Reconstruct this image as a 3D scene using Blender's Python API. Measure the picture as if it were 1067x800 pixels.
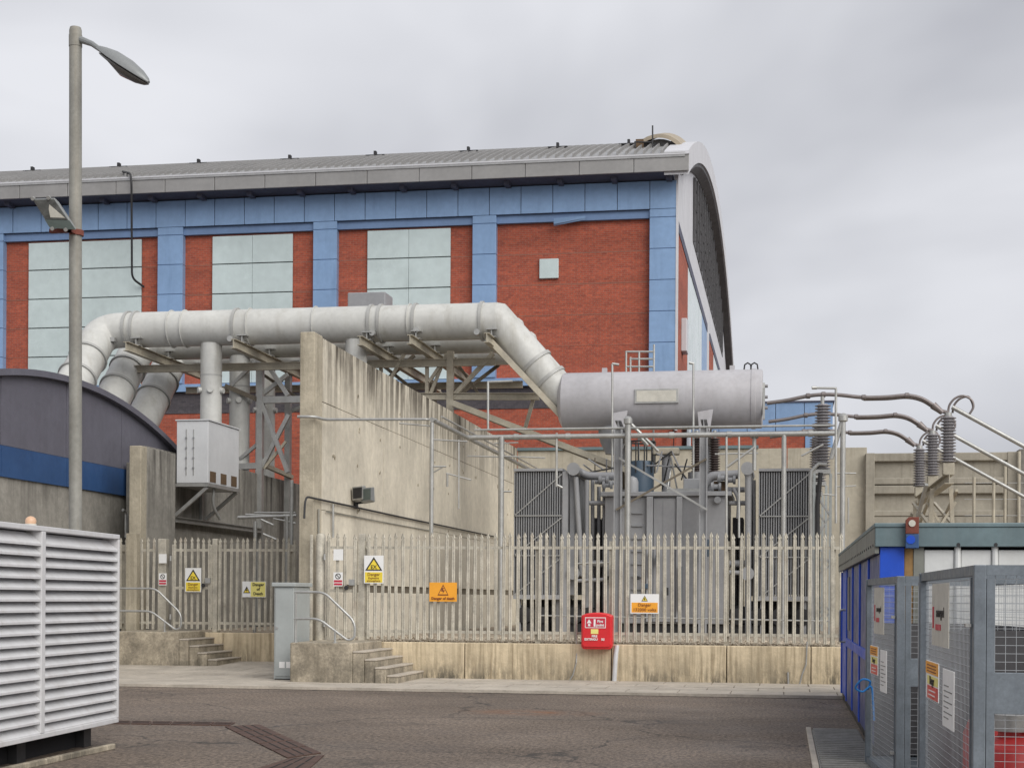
import bpy, math, random
from mathutils import Vector as V, Matrix
rnd = random.Random(7)
S = bpy.context.scene
for o in list(bpy.data.objects): bpy.data.objects.remove(o)
COL = S.collection

# ---------------------------------------------------------------- camera
YAW, ROLL, FPX, CX, HY = math.radians(10.06), 0.0065, 1600.0, 533.5, 623.0
CAM = V((0, 0, 1.65))
fw = V((-math.sin(YAW), math.cos(YAW), 0)); r0 = V((math.cos(YAW), math.sin(YAW), 0)); u0 = V((0, 0, 1))
rt = r0*math.cos(ROLL) + u0*math.sin(ROLL); up = u0*math.cos(ROLL) - r0*math.sin(ROLL)
cam = bpy.data.objects.new('camera', bpy.data.cameras.new('camera')); COL.objects.link(cam)
cam.matrix_world = Matrix(((rt.x, up.x, -fw.x, CAM.x), (rt.y, up.y, -fw.y, CAM.y), (rt.z, up.z, -fw.z, CAM.z), (0, 0, 0, 1)))
cam.data.sensor_width = 36; cam.data.lens = 36*FPX/1067.0
cam.data.shift_y = (HY-400)/1067.0; cam.data.clip_end = 3000; cam.data.clip_start = 0.1
S.camera = cam

# ---------------------------------------------------------------- sky, sun, exposure
SUN_AZ, SUN_EL = V((0.62, -0.62, 0)).normalized(), math.radians(38)
w = bpy.data.worlds.new('World'); S.world = w; w.use_nodes = True
nt = w.node_tree; nt.nodes.clear()
N = nt.nodes.new; L = nt.links.new
out = N('ShaderNodeOutputWorld'); bg = N('ShaderNodeBackground'); sky = N('ShaderNodeTexSky')
sky.sky_type = 'NISHITA'; sky.sun_disc = False; sky.sun_elevation = SUN_EL
sky.sun_rotation = math.atan2(SUN_AZ.x, SUN_AZ.y)
tc = N('ShaderNodeTexCoord'); mp = N('ShaderNodeMapping'); mp.inputs['Scale'].default_value = (1.6, 1.6, 3.6); mp.inputs['Location'].default_value = (-4.63, 5.35, -1.54)
n1 = N('ShaderNodeTexNoise'); n1.inputs['Scale'].default_value = 1.5; n1.inputs['Detail'].default_value = 4; n1.inputs['Roughness'].default_value = .5; n1.inputs['Distortion'].default_value = .3
rp = N('ShaderNodeValToRGB'); rp.color_ramp.elements[0].position = .28; rp.color_ramp.elements[1].position = .66
rp.color_ramp.elements[0].color = (.44, .45, .495, 1); rp.color_ramp.elements[1].color = (.82, .83, .875, 1)
mx = N('ShaderNodeMix'); mx.data_type = 'RGBA'; mx.inputs['Factor'].default_value = .97
sc = N('ShaderNodeVectorMath'); sc.operation = 'SCALE'; sc.inputs['Scale'].default_value = .08
L(tc.outputs['Generated'], mp.inputs['Vector']); L(mp.outputs['Vector'], n1.inputs['Vector']); L(n1.outputs['Fac'], rp.inputs['Fac'])
L(sky.outputs['Color'], sc.inputs[0]); L(sc.outputs['Vector'], mx.inputs['A']); L(rp.outputs['Color'], mx.inputs['B'])
L(mx.outputs['Result'], bg.inputs['Color']); bg.inputs['Strength'].default_value = 0.5; L(bg.outputs['Background'], out.inputs['Surface'])
sl = bpy.data.lights.new('sun', 'SUN'); sl.energy = 1.5; sl.angle = math.radians(55); sl.color = (1, .97, .92)
sun = bpy.data.objects.new('sun', sl); COL.objects.link(sun); sun.location = (20, -20, 40)
sd = V((SUN_AZ.x*math.cos(SUN_EL), SUN_AZ.y*math.cos(SUN_EL), math.sin(SUN_EL)))
sun.rotation_euler = sd.to_track_quat('Z', 'Y').to_euler()
S.view_settings.view_transform = 'Standard'; S.view_settings.look = 'None'; S.view_settings.gamma = 1
S.view_settings.exposure = 1.0; S.view_settings.use_curve_mapping = False
S.render.engine = 'CYCLES'

# ---------------------------------------------------------------- photo pixel -> place (on a plane the thing touches)
def ray(px, py): return fw + rt*((px-CX)/FPX) + up*((HY-py)/FPX)
def atY(px, py, Y): d = ray(px, py); return CAM + d*(Y/d.y)
def atX(px, py, X): d = ray(px, py); return CAM + d*(X/d.x)
def atZ(px, py, Z): d = ray(px, py); return CAM + d*((Z-1.65)/d.z)
def atD(px, py, D): return CAM + ray(px, py)*D

# ---------------------------------------------------------------- materials
MATS = {}
def M(name, col, rough=.6, metal=0.0, var=.18, vs=1.2, bump=.0, bs=40, streak=0.0, scol=(.06, .05, .04), ss=(5, 5, .22), top=None, topd=1.5, speck=0.0, rust=0.0, spec=.5, sr=(.5, .72), bot=None):
    m = bpy.data.materials.new(name); m.use_nodes = True; t = m.node_tree; b = t.nodes['Principled BSDF']
    n = t.nodes.new; l = t.links.new
    b.inputs['Roughness'].default_value = rough; b.inputs['Metallic'].default_value = metal
    b.inputs['Specular IOR Level'].default_value = spec
    g = n('ShaderNodeNewGeometry'); pos = g.outputs['Position']
    cur = n('ShaderNodeRGB'); cur.outputs[0].default_value = (*col, 1); cur = cur.outputs[0]
    def noise(scale, detail=5, vec=pos, rough_=.6):
        q = n('ShaderNodeTexNoise'); q.inputs['Scale'].default_value = scale; q.inputs['Detail'].default_value = detail; q.inputs['Roughness'].default_value = rough_
        l(vec, q.inputs['Vector']); return q.outputs['Fac']
    def rng(v, a, b_, c=0., d=1.):
        q = n('ShaderNodeMapRange'); q.inputs[1].default_value = a; q.inputs[2].default_value = b_; q.inputs[3].default_value = c; q.inputs[4].default_value = d; l(v, q.inputs[0]); return q.outputs[0]
    def mix(f, a, bcol):
        q = n('ShaderNodeMix'); q.data_type = 'RGBA'; l(f, q.inputs['Factor']); l(a, q.inputs['A']); q.inputs['B'].default_value = (*bcol, 1); return q.outputs['Result']
    def mul(a, b_):
        q = n('ShaderNodeMath'); q.operation = 'MULTIPLY'; l(a, q.inputs[0])
        if isinstance(b_, (int, float)): q.inputs[1].default_value = b_
        else: l(b_, q.inputs[1])
        return q.outputs[0]
    if var:
        f1 = rng(noise(vs), .3, .7, 1-var, 1+var); h = n('ShaderNodeHueSaturation'); l(f1, h.inputs['Value']); l(cur, h.inputs['Color']); cur = h.outputs['Color']
        f2 = rng(noise(vs*9, 4), .3, .7, 1-var*.55, 1+var*.55); h = n('ShaderNodeHueSaturation'); l(f2, h.inputs['Value']); l(cur, h.inputs['Color']); cur = h.outputs['Color']
    if streak:
        k = n('ShaderNodeMapping'); k.inputs['Scale'].default_value = ss; l(pos, k.inputs['Vector'])
        s = rng(noise(1.0, 6, k.outputs['Vector'], .65), *sr)
        if top is not None:
            x = n('ShaderNodeSeparateXYZ'); l(pos, x.inputs[0]); tf = rng(x.outputs['Z'], top-topd, top); e = n('ShaderNodeMath'); e.operation = 'MULTIPLY_ADD'; l(tf, e.inputs[0]); e.inputs[1].default_value = .94; e.inputs[2].default_value = .06
            s = mul(s, e.outputs[0])
        s = mul(s, rng(noise(.55, 5), .36, .58, .42, 1.)); cur = mix(mul(s, streak), cur, scol)
    if bot:     # algae creeping up from the foot of the wall
        x = n('ShaderNodeSeparateXYZ'); l(pos, x.inputs[0]); k = n('ShaderNodeMapping'); k.inputs['Scale'].default_value = (9, 9, 2.2); l(pos, k.inputs['Vector'])
        al = mul(rng(noise(1.0, 7, k.outputs['Vector'], .75), .40, .56), rng(x.outputs['Z'], bot[1], bot[0]))
        cur = mix(mul(mul(al, rng(noise(.5, 4), .42, .56, .3, 1.)), bot[2]), cur, (.075, .07, .055))
    if speck:
        cur = mix(mul(rng(noise(60, 2), .58, .66), speck), cur, (.05, .045, .04))
    if rust:
        cur = mix(mul(rng(noise(2.3, 6), .58, .75), rust), cur, (.22, .09, .03))
    l(cur, b.inputs['Base Color'])
    if rough < .75:
        l(rng(noise(vs*3), .3, .7, max(.05, rough-.1), min(1, rough+.12)), b.inputs['Roughness'])
    if bump:
        u = n('ShaderNodeBump'); u.inputs['Strength'].default_value = bump; u.inputs['Distance'].default_value = .02; l(noise(bs, 6), u.inputs['Height']); l(u.outputs['Normal'], b.inputs['Normal'])
    MATS[name] = m; return m

def brick_mat(name, c1, c2, mortar, axis='x', dirt=.24):
    m = bpy.data.materials.new(name); m.use_nodes = True; t = m.node_tree; b = t.nodes['Principled BSDF']; n = t.nodes.new; l = t.links.new
    g = n('ShaderNodeNewGeometry'); s = n('ShaderNodeSeparateXYZ'); c = n('ShaderNodeCombineXYZ'); l(g.outputs['Position'], s.inputs[0])
    l(s.outputs['X' if axis == 'x' else 'Y'], c.inputs[0]); l(s.outputs['Z'], c.inputs[1])
    k = n('ShaderNodeTexBrick'); k.inputs['Scale'].default_value = 1; k.inputs['Brick Width'].default_value = .225; k.inputs['Row Height'].default_value = .075; k.inputs['Mortar Size'].default_value = .007
    k.inputs['Color1'].default_value = (*c1, 1); k.inputs['Color2'].default_value = (*c2, 1); k.inputs['Mortar'].default_value = (*mortar, 1); l(c.outputs[0], k.inputs['Vector'])
    q = n('ShaderNodeTexNoise'); q.inputs['Scale'].default_value = 1.0; q.inputs['Detail'].default_value = 8
    mp = n('ShaderNodeMapping'); mp.inputs['Scale'].default_value = (.12, .12, 1.6); l(g.outputs['Position'], mp.inputs[0]); l(mp.outputs[0], q.inputs['Vector'])
    r = n('ShaderNodeMapRange'); r.inputs[1].default_value = .35; r.inputs[2].default_value = .7; r.inputs[3].default_value = 1+dirt*.25; r.inputs[4].default_value = 1-dirt; l(q.outputs['Fac'], r.inputs[0])
    h = n('ShaderNodeHueSaturation'); l(r.outputs[0], h.inputs['Value']); l(k.outputs['Color'], h.inputs['Color'])
    # single pale and burnt bricks
    q2 = n('ShaderNodeTexNoise'); q2.inputs['Scale'].default_value = 7; q2.inputs['Detail'].default_value = 3; l(g.outputs['Position'], q2.inputs['Vector'])
    r2 = n('ShaderNodeMapRange'); r2.inputs[1].default_value = .3; r2.inputs[2].default_value = .7; r2.inputs[3].default_value = .86; r2.inputs[4].default_value = 1.14; l(q2.outputs['Fac'], r2.inputs[0])
    h2 = n('ShaderNodeHueSaturation'); l(r2.outputs[0], h2.inputs['Value']); l(h.outputs['Color'], h2.inputs['Color'])
    l(h2.outputs['Color'], b.inputs['Base Color']); b.inputs['Roughness'].default_value = .85
    u = n('ShaderNodeBump'); u.inputs['Strength'].default_value = .5; u.inputs['Distance'].default_value = .01; l(k.outputs['Fac'], u.inputs['Height']); u.invert = True; l(u.outputs[0], b.inputs['Normal'])
    MATS[name] = m; return m

def asphalt_mat():
    m = bpy.data.materials.new('asphalt'); m.use_nodes = True; t = m.node_tree; b = t.nodes['Principled BSDF']; n = t.nodes.new; l = t.links.new
    g = n('ShaderNodeNewGeometry')
    def noise(s, d=6, r=.6):
        q = n('ShaderNodeTexNoise'); q.inputs['Scale'].default_value = s; q.inputs['Detail'].default_value = d; q.inputs['Roughness'].default_value = r; l(g.outputs['Position'], q.inputs['Vector']); return q.outputs['Fac']
    def ramp(v, a, ca, b_, cb):
        q = n('ShaderNodeValToRGB'); e = q.color_ramp.elements; e[0].position = a; e[0].color = (*ca, 1); e[1].position = b_; e[1].color = (*cb, 1); l(v, q.inputs[0]); return q.outputs[0]
    base = ramp(noise(.28, 8, .62), .34, (.092, .072, .057), .68, (.168, .134, .106))
    gm = n('ShaderNodeMapping'); gm.inputs['Scale'].default_value = (1, .42, 1); l(g.outputs['Position'], gm.inputs['Vector'])
    gn = n('ShaderNodeTexNoise'); gn.inputs['Scale'].default_value = 24; gn.inputs['Detail'].default_value = 4; gn.inputs['Roughness'].default_value = .85; l(gm.outputs['Vector'], gn.inputs['Vector'])
    grit = ramp(gn.outputs['Fac'], .38, (.36, .36, .36), .62, (1.85, 1.8, 1.75))
    x = n('ShaderNodeMix'); x.data_type = 'RGBA'; x.blend_type = 'MULTIPLY'; x.inputs['Factor'].default_value = 1; l(base, x.inputs['A']); l(grit, x.inputs['B'])
    # oil spots, worn tracks, hairline cracks
    def mixin(src, fac, col, amt):
        k = n('ShaderNodeMath'); k.operation = 'MULTIPLY'; l(fac, k.inputs[0]); k.inputs[1].default_value = amt
        z = n('ShaderNodeMix'); z.data_type = 'RGBA'; z.inputs['B'].default_value = (*col, 1); l(src, z.inputs['A']); l(k.outputs[0], z.inputs['Factor']); return z
    def rg(v, a, b_):
        k = n('ShaderNodeMapRange'); k.inputs[1].default_value = a; k.inputs[2].default_value = b_; l(v, k.inputs[0]); return k.outputs[0]
    x = mixin(x.outputs['Result'], rg(noise(.9, 4), .62, .72), (.03, .026, .023), .6)
    x = mixin(x.outputs['Result'], rg(noise(3.1, 3), .68, .74), (.022, .02, .018), .7)
    x = mixin(x.outputs['Result'], rg(noise(1.7, 7, .7), .60, .70), (.24, .20, .165), .35)
    vo = n('ShaderNodeTexVoronoi'); vo.feature = 'DISTANCE_TO_EDGE'; vo.inputs['Scale'].default_value = .22
    vm = n('ShaderNodeVectorMath'); vm.operation = 'ADD'; nz = n('ShaderNodeTexNoise'); nz.inputs['Scale'].default_value = 1.1; nz.inputs['Detail'].default_value = 5; l(g.outputs['Position'], nz.inputs['Vector'])
    l(g.outputs['Position'], vm.inputs[0]); l(nz.outputs['Color'], vm.inputs[1]); l(vm.outputs[0], vo.inputs['Vector'])
    x = mixin(x.outputs['Result'], rg(vo.outputs['Distance'], .006, .002), (.02, .018, .016), .75)
    # rust-red sand stain on the road
    sx = n('ShaderNodeMapping'); sx.vector_type = 'TEXTURE'; sx.inputs['Location'].default_value = tuple(atZ(552, 742, 0)); sx.inputs['Scale'].default_value = (.95, .55, 1)
    l(g.outputs['Position'], sx.inputs[0]); ln = n('ShaderNodeVectorMath'); ln.operation = 'LENGTH'; l(sx.outputs[0], ln.inputs[0])
    f = n('ShaderNodeMapRange'); f.inputs[1].default_value = 1.3; f.inputs[2].default_value = .1; l(ln.outputs['Value'], f.inputs[0])
    q = n('ShaderNodeMath'); q.operation = 'MULTIPLY'; l(f.outputs[0], q.inputs[0]); nn = n('ShaderNodeMapRange'); nn.inputs[1].default_value = .35; nn.inputs[2].default_value = .65; l(noise(2.5), nn.inputs[0]); l(nn.outputs[0], q.inputs[1])
    y = n('ShaderNodeMix'); y.data_type = 'RGBA'; y.inputs['B'].default_value = (.2, .085, .035, 1); l(x.outputs['Result'], y.inputs['A']); l(q.outputs[0], y.inputs['Factor'])
    l(y.outputs['Result'], b.inputs['Base Color'])
    r = n('ShaderNodeMapRange'); r.inputs[1].default_value = .3; r.inputs[2].default_value = .7; r.inputs[3].default_value = .55; r.inputs[4].default_value = .95; l(noise(.5), r.inputs[0]); l(r.outputs[0], b.inputs['Roughness'])
    u = n('ShaderNodeBump'); u.inputs['Strength'].default_value = .6; u.inputs['Distance'].default_value = .012; l(noise(40, 4, .8), u.inputs['Height']); l(u.outputs[0], b.inputs['Normal'])
    MATS['asphalt'] = m
asphalt_mat()
brick_mat('brick_red', (.42, .088, .044), (.30, .062, .036), (.31, .155, .11))
brick_mat('brick_red_side', (.42, .088, .044), (.30, .062, .036), (.31, .155, .11), 'y')
brick_mat('brick_dark', (.085, .075, .085), (.055, .05, .06), (.10, .09, .09))
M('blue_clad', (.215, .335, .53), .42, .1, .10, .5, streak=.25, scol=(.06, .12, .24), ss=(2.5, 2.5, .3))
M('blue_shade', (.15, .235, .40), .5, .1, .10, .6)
M('brick_joint', (.26, .12, .085), .8)
M('deep_blue', (.028, .075, .19), .5, .05, .12, .8)
M('green_clad', (.50, .58, .58), .2, .0, .10, .3, streak=.2, scol=(.36, .42, .41), ss=(2, 2, .3))
M('white_clad', (.54, .54, .565), .45, 0, .06, .5, streak=.25, scol=(.4, .4, .42))
M('roof_grey', (.36, .36, .36), .42, .4, .14, .8, streak=.3, scol=(.12, .12, .12), ss=(2, .3, .3))
M('fascia_grey', (.27, .265, .26), .5, .2, .10, .7)
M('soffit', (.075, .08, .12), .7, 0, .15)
M('purple_clad', (.125, .122, .15), .55, .1, .10, .8, streak=.2, scol=(.05, .05, .06))
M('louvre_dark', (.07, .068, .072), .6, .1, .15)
M('hood_tan', (.33, .28, .21), .6, 0, .12)
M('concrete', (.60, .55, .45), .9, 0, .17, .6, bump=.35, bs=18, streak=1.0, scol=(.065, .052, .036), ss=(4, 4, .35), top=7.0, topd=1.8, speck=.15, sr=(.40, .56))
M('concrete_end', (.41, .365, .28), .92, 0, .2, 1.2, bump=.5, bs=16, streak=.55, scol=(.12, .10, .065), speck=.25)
M('concrete_dirty', (.27, .255, .225), .92, 0, .26, .9, bump=.4, bs=18, streak=.95, scol=(.05, .045, .038), ss=(4.5, 4.5, .3), top=5.2, topd=2.2, speck=.25, sr=(.42, .62))
M('concrete_low', (.60, .50, .345), .9, 0, .18, .8, bump=.35, bs=22, streak=.8, scol=(.17, .125, .07), ss=(13, 13, .55), speck=.15, sr=(.44, .66), bot=(.05, .62, .95))
M('concrete_step', (.34, .295, .225), .92, 0, .42, 2.3, bump=.4, bs=22, streak=.6, scol=(.09, .075, .05), ss=(4, 4, .6), speck=.25, bot=(.05, .9, .6))
M('concrete_back', (.42, .385, .31), .9, 0, .16, .6, bump=.3, bs=14, streak=.6, scol=(.17, .14, .10), ss=(4, 4, .2), top=7, topd=3)
M('concrete_panel', (.31, .285, .235), .9, 0, .15, .8, bump=.35, bs=14, streak=.5, scol=(.13, .115, .09))
M('paving', (.42, .375, .315), .9, 0, .2, 1.4, bump=.25, bs=30, speck=.15)
M('paving_joint', (.19, .165, .135), .95, 0, .2, 3)
M('gravel_bed', (.30, .25, .19), .95, 0, .35, 6, bump=.8, bs=25)
M('gravel', (.42, .36, .28), .9, 0, .45, 9)
M('pipe_white', (.50, .50, .475), .42, 0, .10, .9, streak=.45, scol=(.27, .25, .20), ss=(3.5, 3.5, .45), sr=(.5, .7))
M('pipe_joint', (.36, .36, .345), .5, .1, .10)
M('tank_grey', (.43, .42, .435), .42, 0, .10, .8, streak=.35, scol=(.27, .25, .245), ss=(4, 4, .4))
M('steel_tan', (.40, .365, .29), .6, .1, .18, 2, rust=.2)
M('steel_dark', (.17, .145, .11), .65, .3, .2, 2)
M('galv', (.40, .40, .385), .45, .55, .15, 3)
M('galv_cage', (.165, .19, .215), .5, .35, .18, 6)
M('wire', (.36, .38, .40), .5, .4, .1, 6)
M('palisade', (.47, .44, .37), .6, .25, .26, 3.1, rust=.22, streak=.25, scol=(.25, .21, .15))
M('trafo_grey', (.27, .272, .282), .5, .05, .10, 1)
M('trafo_light', (.31, .315, .325), .5, .05, .08, 1)
M('fin_grey', (.26, .265, .275), .5, .15, .10, 2)
M('trafo_blue', (.05, .08, .115), .5, 0, .12, 2)
M('insulator', (.24, .23, .24), .35, 0, .10, 4)
M('insulator_brown', (.07, .05, .045), .3, 0, .1, 4)
M('busbar', (.21, .185, .18), .5, .6, .12, 2)
M('black_iron', (.03, .03, .032), .6, .2, .2)
M('cab_grey', (.36, .385, .38), .5, .05, .07, 1.2, streak=.15, scol=(.28, .29, .28))
M('box_white', (.56, .57, .58), .5, 0, .06, 1.4, streak=.2, scol=(.38, .37, .35))
M('vent_brown', (.12, .075, .04), .8)
M('louvre_white', (.60, .60, .61), .45, .05, .06, 1.5, streak=.25, scol=(.36, .33, .28), ss=(5, 5, 1.2), rust=.20, sr=(.48, .68))
M('pole_grey', (.245, .24, .215), .65, .15, .18, 2, streak=.4, scol=(.20, .16, .11), ss=(9, 9, .4))
M('lamp_grey', (.24, .25, .25), .5, .3, .12)
M('lamp_glass', (.09, .085, .08), .15, 0, .2, 8)
M('flood_glass', (.12, .125, .12), .08, .2, .35, 9)
M('flood_green', (.10, .125, .115), .5, .1, .1)
M('kiosk_blue', (.010, .075, .52), .45, 0, .10, 1.5)
M('kiosk_navy', (.012, .04, .19), .4, 0, .15, 1.5)
M('kiosk_teal', (.135, .19, .205), .5, .15, .14, 1.6, streak=.2, scol=(.22, .24, .24))
M('kiosk_grey', (.21, .215, .19), .6, .1, .15)
M('kiosk_white', (.62, .63, .62), .5, 0, .08, 1.5, streak=.2, scol=(.42, .40, .36))
M('wood', (.27, .16, .06), .8, 0, .25, 3)
M('lug_rust', (.16, .045, .03), .8, 0, .3, 9)
M('red_box', (.62, .022, .028), .38, 0, .07, 3)
M('red_gas', (.42, .03, .03), .45, 0, .12, 3)
M('sign_white', (.78, .78, .77), .5, 0, .04, 3)
M('sign_yellow', (.80, .62, .06), .5, 0, .05, 3)
M('sign_pale_yellow', (.78, .70, .22), .5, 0, .05, 3)
M('sign_orange', (.82, .36, .03), .5, 0, .06, 3)
M('sign_red', (.50, .03, .06), .5, 0, .05, 3)
M('ink', (.025, .022, .02), .6, 0, 0)
M('ink_brown', (.20, .055, .02), .6, 0, 0)
M('drain_brown', (.085, .048, .036), .75, .2, .25, 4)
M('drain_slot', (.012, .010, .009), .9, 0, 0)
M('plate_grey', (.22, .215, .20), .7, .2, .2, 3)
M('plate_pale', (.52, .50, .44), .6, 0, .12, 5)
M('beacon', (.62, .40, .26), .3, 0, .1, 5)
M('rope_blue', (.02, .20, .55), .7, 0, .1, 5)
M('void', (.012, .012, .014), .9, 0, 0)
M('pvc', (.55, .56, .57), .4, 0, .08, 5)

# ---------------------------------------------------------------- mesh helpers
def wl(o):
    p = V((0, 0, 0))
    while o is not None: p = p + o.location; o = o.parent
    return p
def props(o, label=None, cat=None, group=None, kind=None):
    for k, v in (('label', label), ('category', cat), ('group', group), ('kind', kind)):
        if v: o[k] = v
    return o
def T(name, label, cat, loc=(0, 0, 0), group=None):
    o = bpy.data.objects.new(name, None); COL.objects.link(o); o.location = loc; o.empty_display_size = .2
    return props(o, label, cat, group)
def inst(name, me, parent=None, loc=(0, 0, 0), rot=None, sc=None):
    o = bpy.data.objects.new(name, me); COL.objects.link(o); l = V(loc)
    if parent is not None: o.parent = parent; l = l - wl(parent)
    o.location = l
    if rot: o.rotation_euler = rot
    if sc: o.scale = sc
    return o
class MB:
    def __init__(s): s.v = []; s.f = []
    def add(s, vs, fs):
        b = len(s.v); s.v += [V(p) for p in vs]; s.f += [tuple(i+b for i in f) for f in fs]; return s
    def box(s, x0, x1, y0, y1, z0, z1):
        x0, x1 = sorted((x0, x1)); y0, y1 = sorted((y0, y1)); z0, z1 = sorted((z0, z1))
        return s.hexa([(x0, y0, z0), (x1, y0, z0), (x1, y1, z0), (x0, y1, z0), (x0, y0, z1), (x1, y0, z1), (x1, y1, z1), (x0, y1, z1)])
    def hexa(s, p): return s.add(p, [(3, 2, 1, 0), (4, 5, 6, 7), (0, 1, 5, 4), (1, 2, 6, 5), (2, 3, 7, 6), (3, 0, 4, 7)])
    def bar(s, p, q, w=.06, h=None, upv=(0, 0, 1)):
        p, q = V(p), V(q); h = h or w; d = (q-p).normalized(); u = V(upv)
        if abs(d.dot(u)) > .98: u = V((0, 1, 0))
        a = d.cross(u).normalized()*(w/2); b = a.cross(d).normalized()*(h/2)
        return s.hexa([p-a-b, p+a-b, q+a-b, q-a-b, p-a+b, p+a+b, q+a+b, q-a+b])
    def ibeam(s, p, q, w=.14, h=.2, t=.02):
        p, q = V(p), V(q); z = V((0, 0, h/2-t/2)); s.bar(p+z, q+z, w, t); s.bar(p-z, q-z, w, t); s.bar(p, q, t, h-2*t); return s
    def tube(s, pts, r, n=10, caps=True):
        pts = [V(p) for p in pts]; k = len(pts); rs = r if isinstance(r, (list, tuple)) else [r]*k
        tg = [((pts[min(i+1, k-1)]-pts[i]).normalized()+(pts[i]-pts[max(i-1, 0)]).normalized()).normalized() for i in range(k)]
        u = V((0, 0, 1)); u = V((0, 1, 0)) if abs(tg[0].dot(u)) > .95 else u
        vs = []
        for i in range(k):
            u = (u - tg[i]*u.dot(tg[i])).normalized(); a = tg[i].cross(u)
            vs += [pts[i]+(u*math.cos(2*math.pi*j/n)+a*math.sin(2*math.pi*j/n))*rs[i] for j in range(n)]
        fs = [(i*n+j, i*n+(j+1) % n, (i+1)*n+(j+1) % n, (i+1)*n+j) for i in range(k-1) for j in range(n)]
        if caps: fs += [tuple(range(n-1, -1, -1)), tuple((k-1)*n+j for j in range(n))]
        return s.add(vs, fs)
    def cyl(s, p, q, r, r2=None, n=16): return s.tube([p, q], [r, r if r2 is None else r2], n)
    def lathe(s, base, axis, prof, n=16):
        base, axis = V(base), V(axis).normalized(); return s.tube([base+axis*t for t, _ in prof], [max(r, .001) for _, r in prof], n)
    def prism(s, poly, vec):
        k = len(poly); vec = V(vec); a = [V(p) for p in poly]
        return s.add(a+[p+vec for p in a], [tuple(range(k-1, -1, -1)), tuple(range(k, 2*k))]+[(i, (i+1) % k, k+(i+1) % k, k+i) for i in range(k)])
    def quad(s, *p): return s.add(p, [tuple(range(len(p)))])
    def mesh(s, name, mat, smooth=False):
        me = bpy.data.meshes.new(name); me.from_pydata([tuple(p) for p in s.v], [], s.f); me.materials.append(MATS[mat])
        import bmesh
        bm = bmesh.new(); bm.from_mesh(me); bmesh.ops.recalc_face_normals(bm, faces=bm.faces); bm.to_mesh(me); bm.free()
        if smooth:
            me.polygons.foreach_set('use_smooth', [True]*len(me.polygons)); me.set_sharp_from_angle(angle=math.radians(35))
        me.update(); return me
    def build(s, name, mat, parent=None, smooth=False, bevel=0, kind=None):
        o = None
        if parent is not None:
            off = wl(parent); s.v = [p-off for p in s.v]
        else:   # origin at the thing's foot
            lo = V((min(p.x for p in s.v)+max(p.x for p in s.v), min(p.y for p in s.v)+max(p.y for p in s.v), 2*min(p.z for p in s.v)))/2
            s.v = [p-lo for p in s.v]
        o = bpy.data.objects.new(name, s.mesh(name, mat, smooth)); COL.objects.link(o)
        if parent is not None: o.parent = parent
        else: o.location = lo
        if bevel:
            b = o.modifiers.new('bevel', 'BEVEL'); b.width = bevel; b.segments = 2; b.limit_method = 'ANGLE'
        if kind: o['kind'] = kind
        return o
def bx(name, mat, parent, *c, bevel=0, **k): return MB().box(*c).build(name, mat, parent, bevel=bevel, **k)
def arc3(c, r, a0, a1, n, ax, ay): return [V(c)+V(ax)*(r*math.cos(a0+(a1-a0)*i/n))+V(ay)*(r*math.sin(a0+(a1-a0)*i/n)) for i in range(n+1)]
def bend(pts, r, n=6):
    """polyline with rounded corners"""
    pts = [V(p) for p in pts]; o = [pts[0]]
    for i in range(1, len(pts)-1):
        a, b, c = pts[i-1], pts[i], pts[i+1]; d1 = (a-b); d2 = (c-b); rr = min(r, d1.length*.49, d2.length*.49)
        p, q = b+d1.normalized()*rr, b+d2.normalized()*rr
        for j in range(n+1): t = j/n; o.append(p*(1-t)**2+b*2*t*(1-t)+q*t*t)
    return o+[pts[-1]]
def smooth(pts, n=5):
    pts = [V(p) for p in pts]; o = []
    for i in range(len(pts)-1):
        p0, p1, p2, p3 = pts[max(i-1, 0)], pts[i], pts[i+1], pts[min(i+2, len(pts)-1)]
        for j in range(n):
            t = j/n; o.append(.5*((2*p1)+(p2-p0)*t+(2*p0-5*p1+4*p2-p3)*t*t+(3*p1-p0-3*p2+p3)*t**3))
    return o+[pts[-1]]
def text(s, size, loc, mat, parent, ax='x', align='CENTER', fat=0.0, name='lettering'):
    c = bpy.data.curves.new(name, 'FONT'); c.body = s; c.size = size; c.align_x = align; c.align_y = 'CENTER'; c.offset = fat; c.resolution_u = 2; c.extrude = .0015
    t = bpy.data.objects.new('tmp', c); COL.objects.link(t); dg = bpy.context.evaluated_depsgraph_get(); dg.update()
    me = bpy.data.meshes.new_from_object(t.evaluated_get(dg)); bpy.data.objects.remove(t); bpy.data.curves.remove(c)
    me.materials.clear(); me.materials.append(MATS[mat])
    rot = (math.pi/2, 0, 0) if ax == 'x' else (math.pi/2, 0, ax)
    return inst(name, me, parent, loc, rot)

# ================================================================ GROUND
KY, FY1, FY2, YARD = 26.2, 29.85, 33.5, .76     # kerb line, right fence line, left fence line, yard level
o = MB().quad((-300, -60, 0), (300, -60, 0), (300, 500, 0), (-300, 500, 0)).build('road', 'asphalt'); o['kind'] = 'structure'
def pz(y): return .05 if y < 29.6 else .05+(y-29.6)*.032
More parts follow.
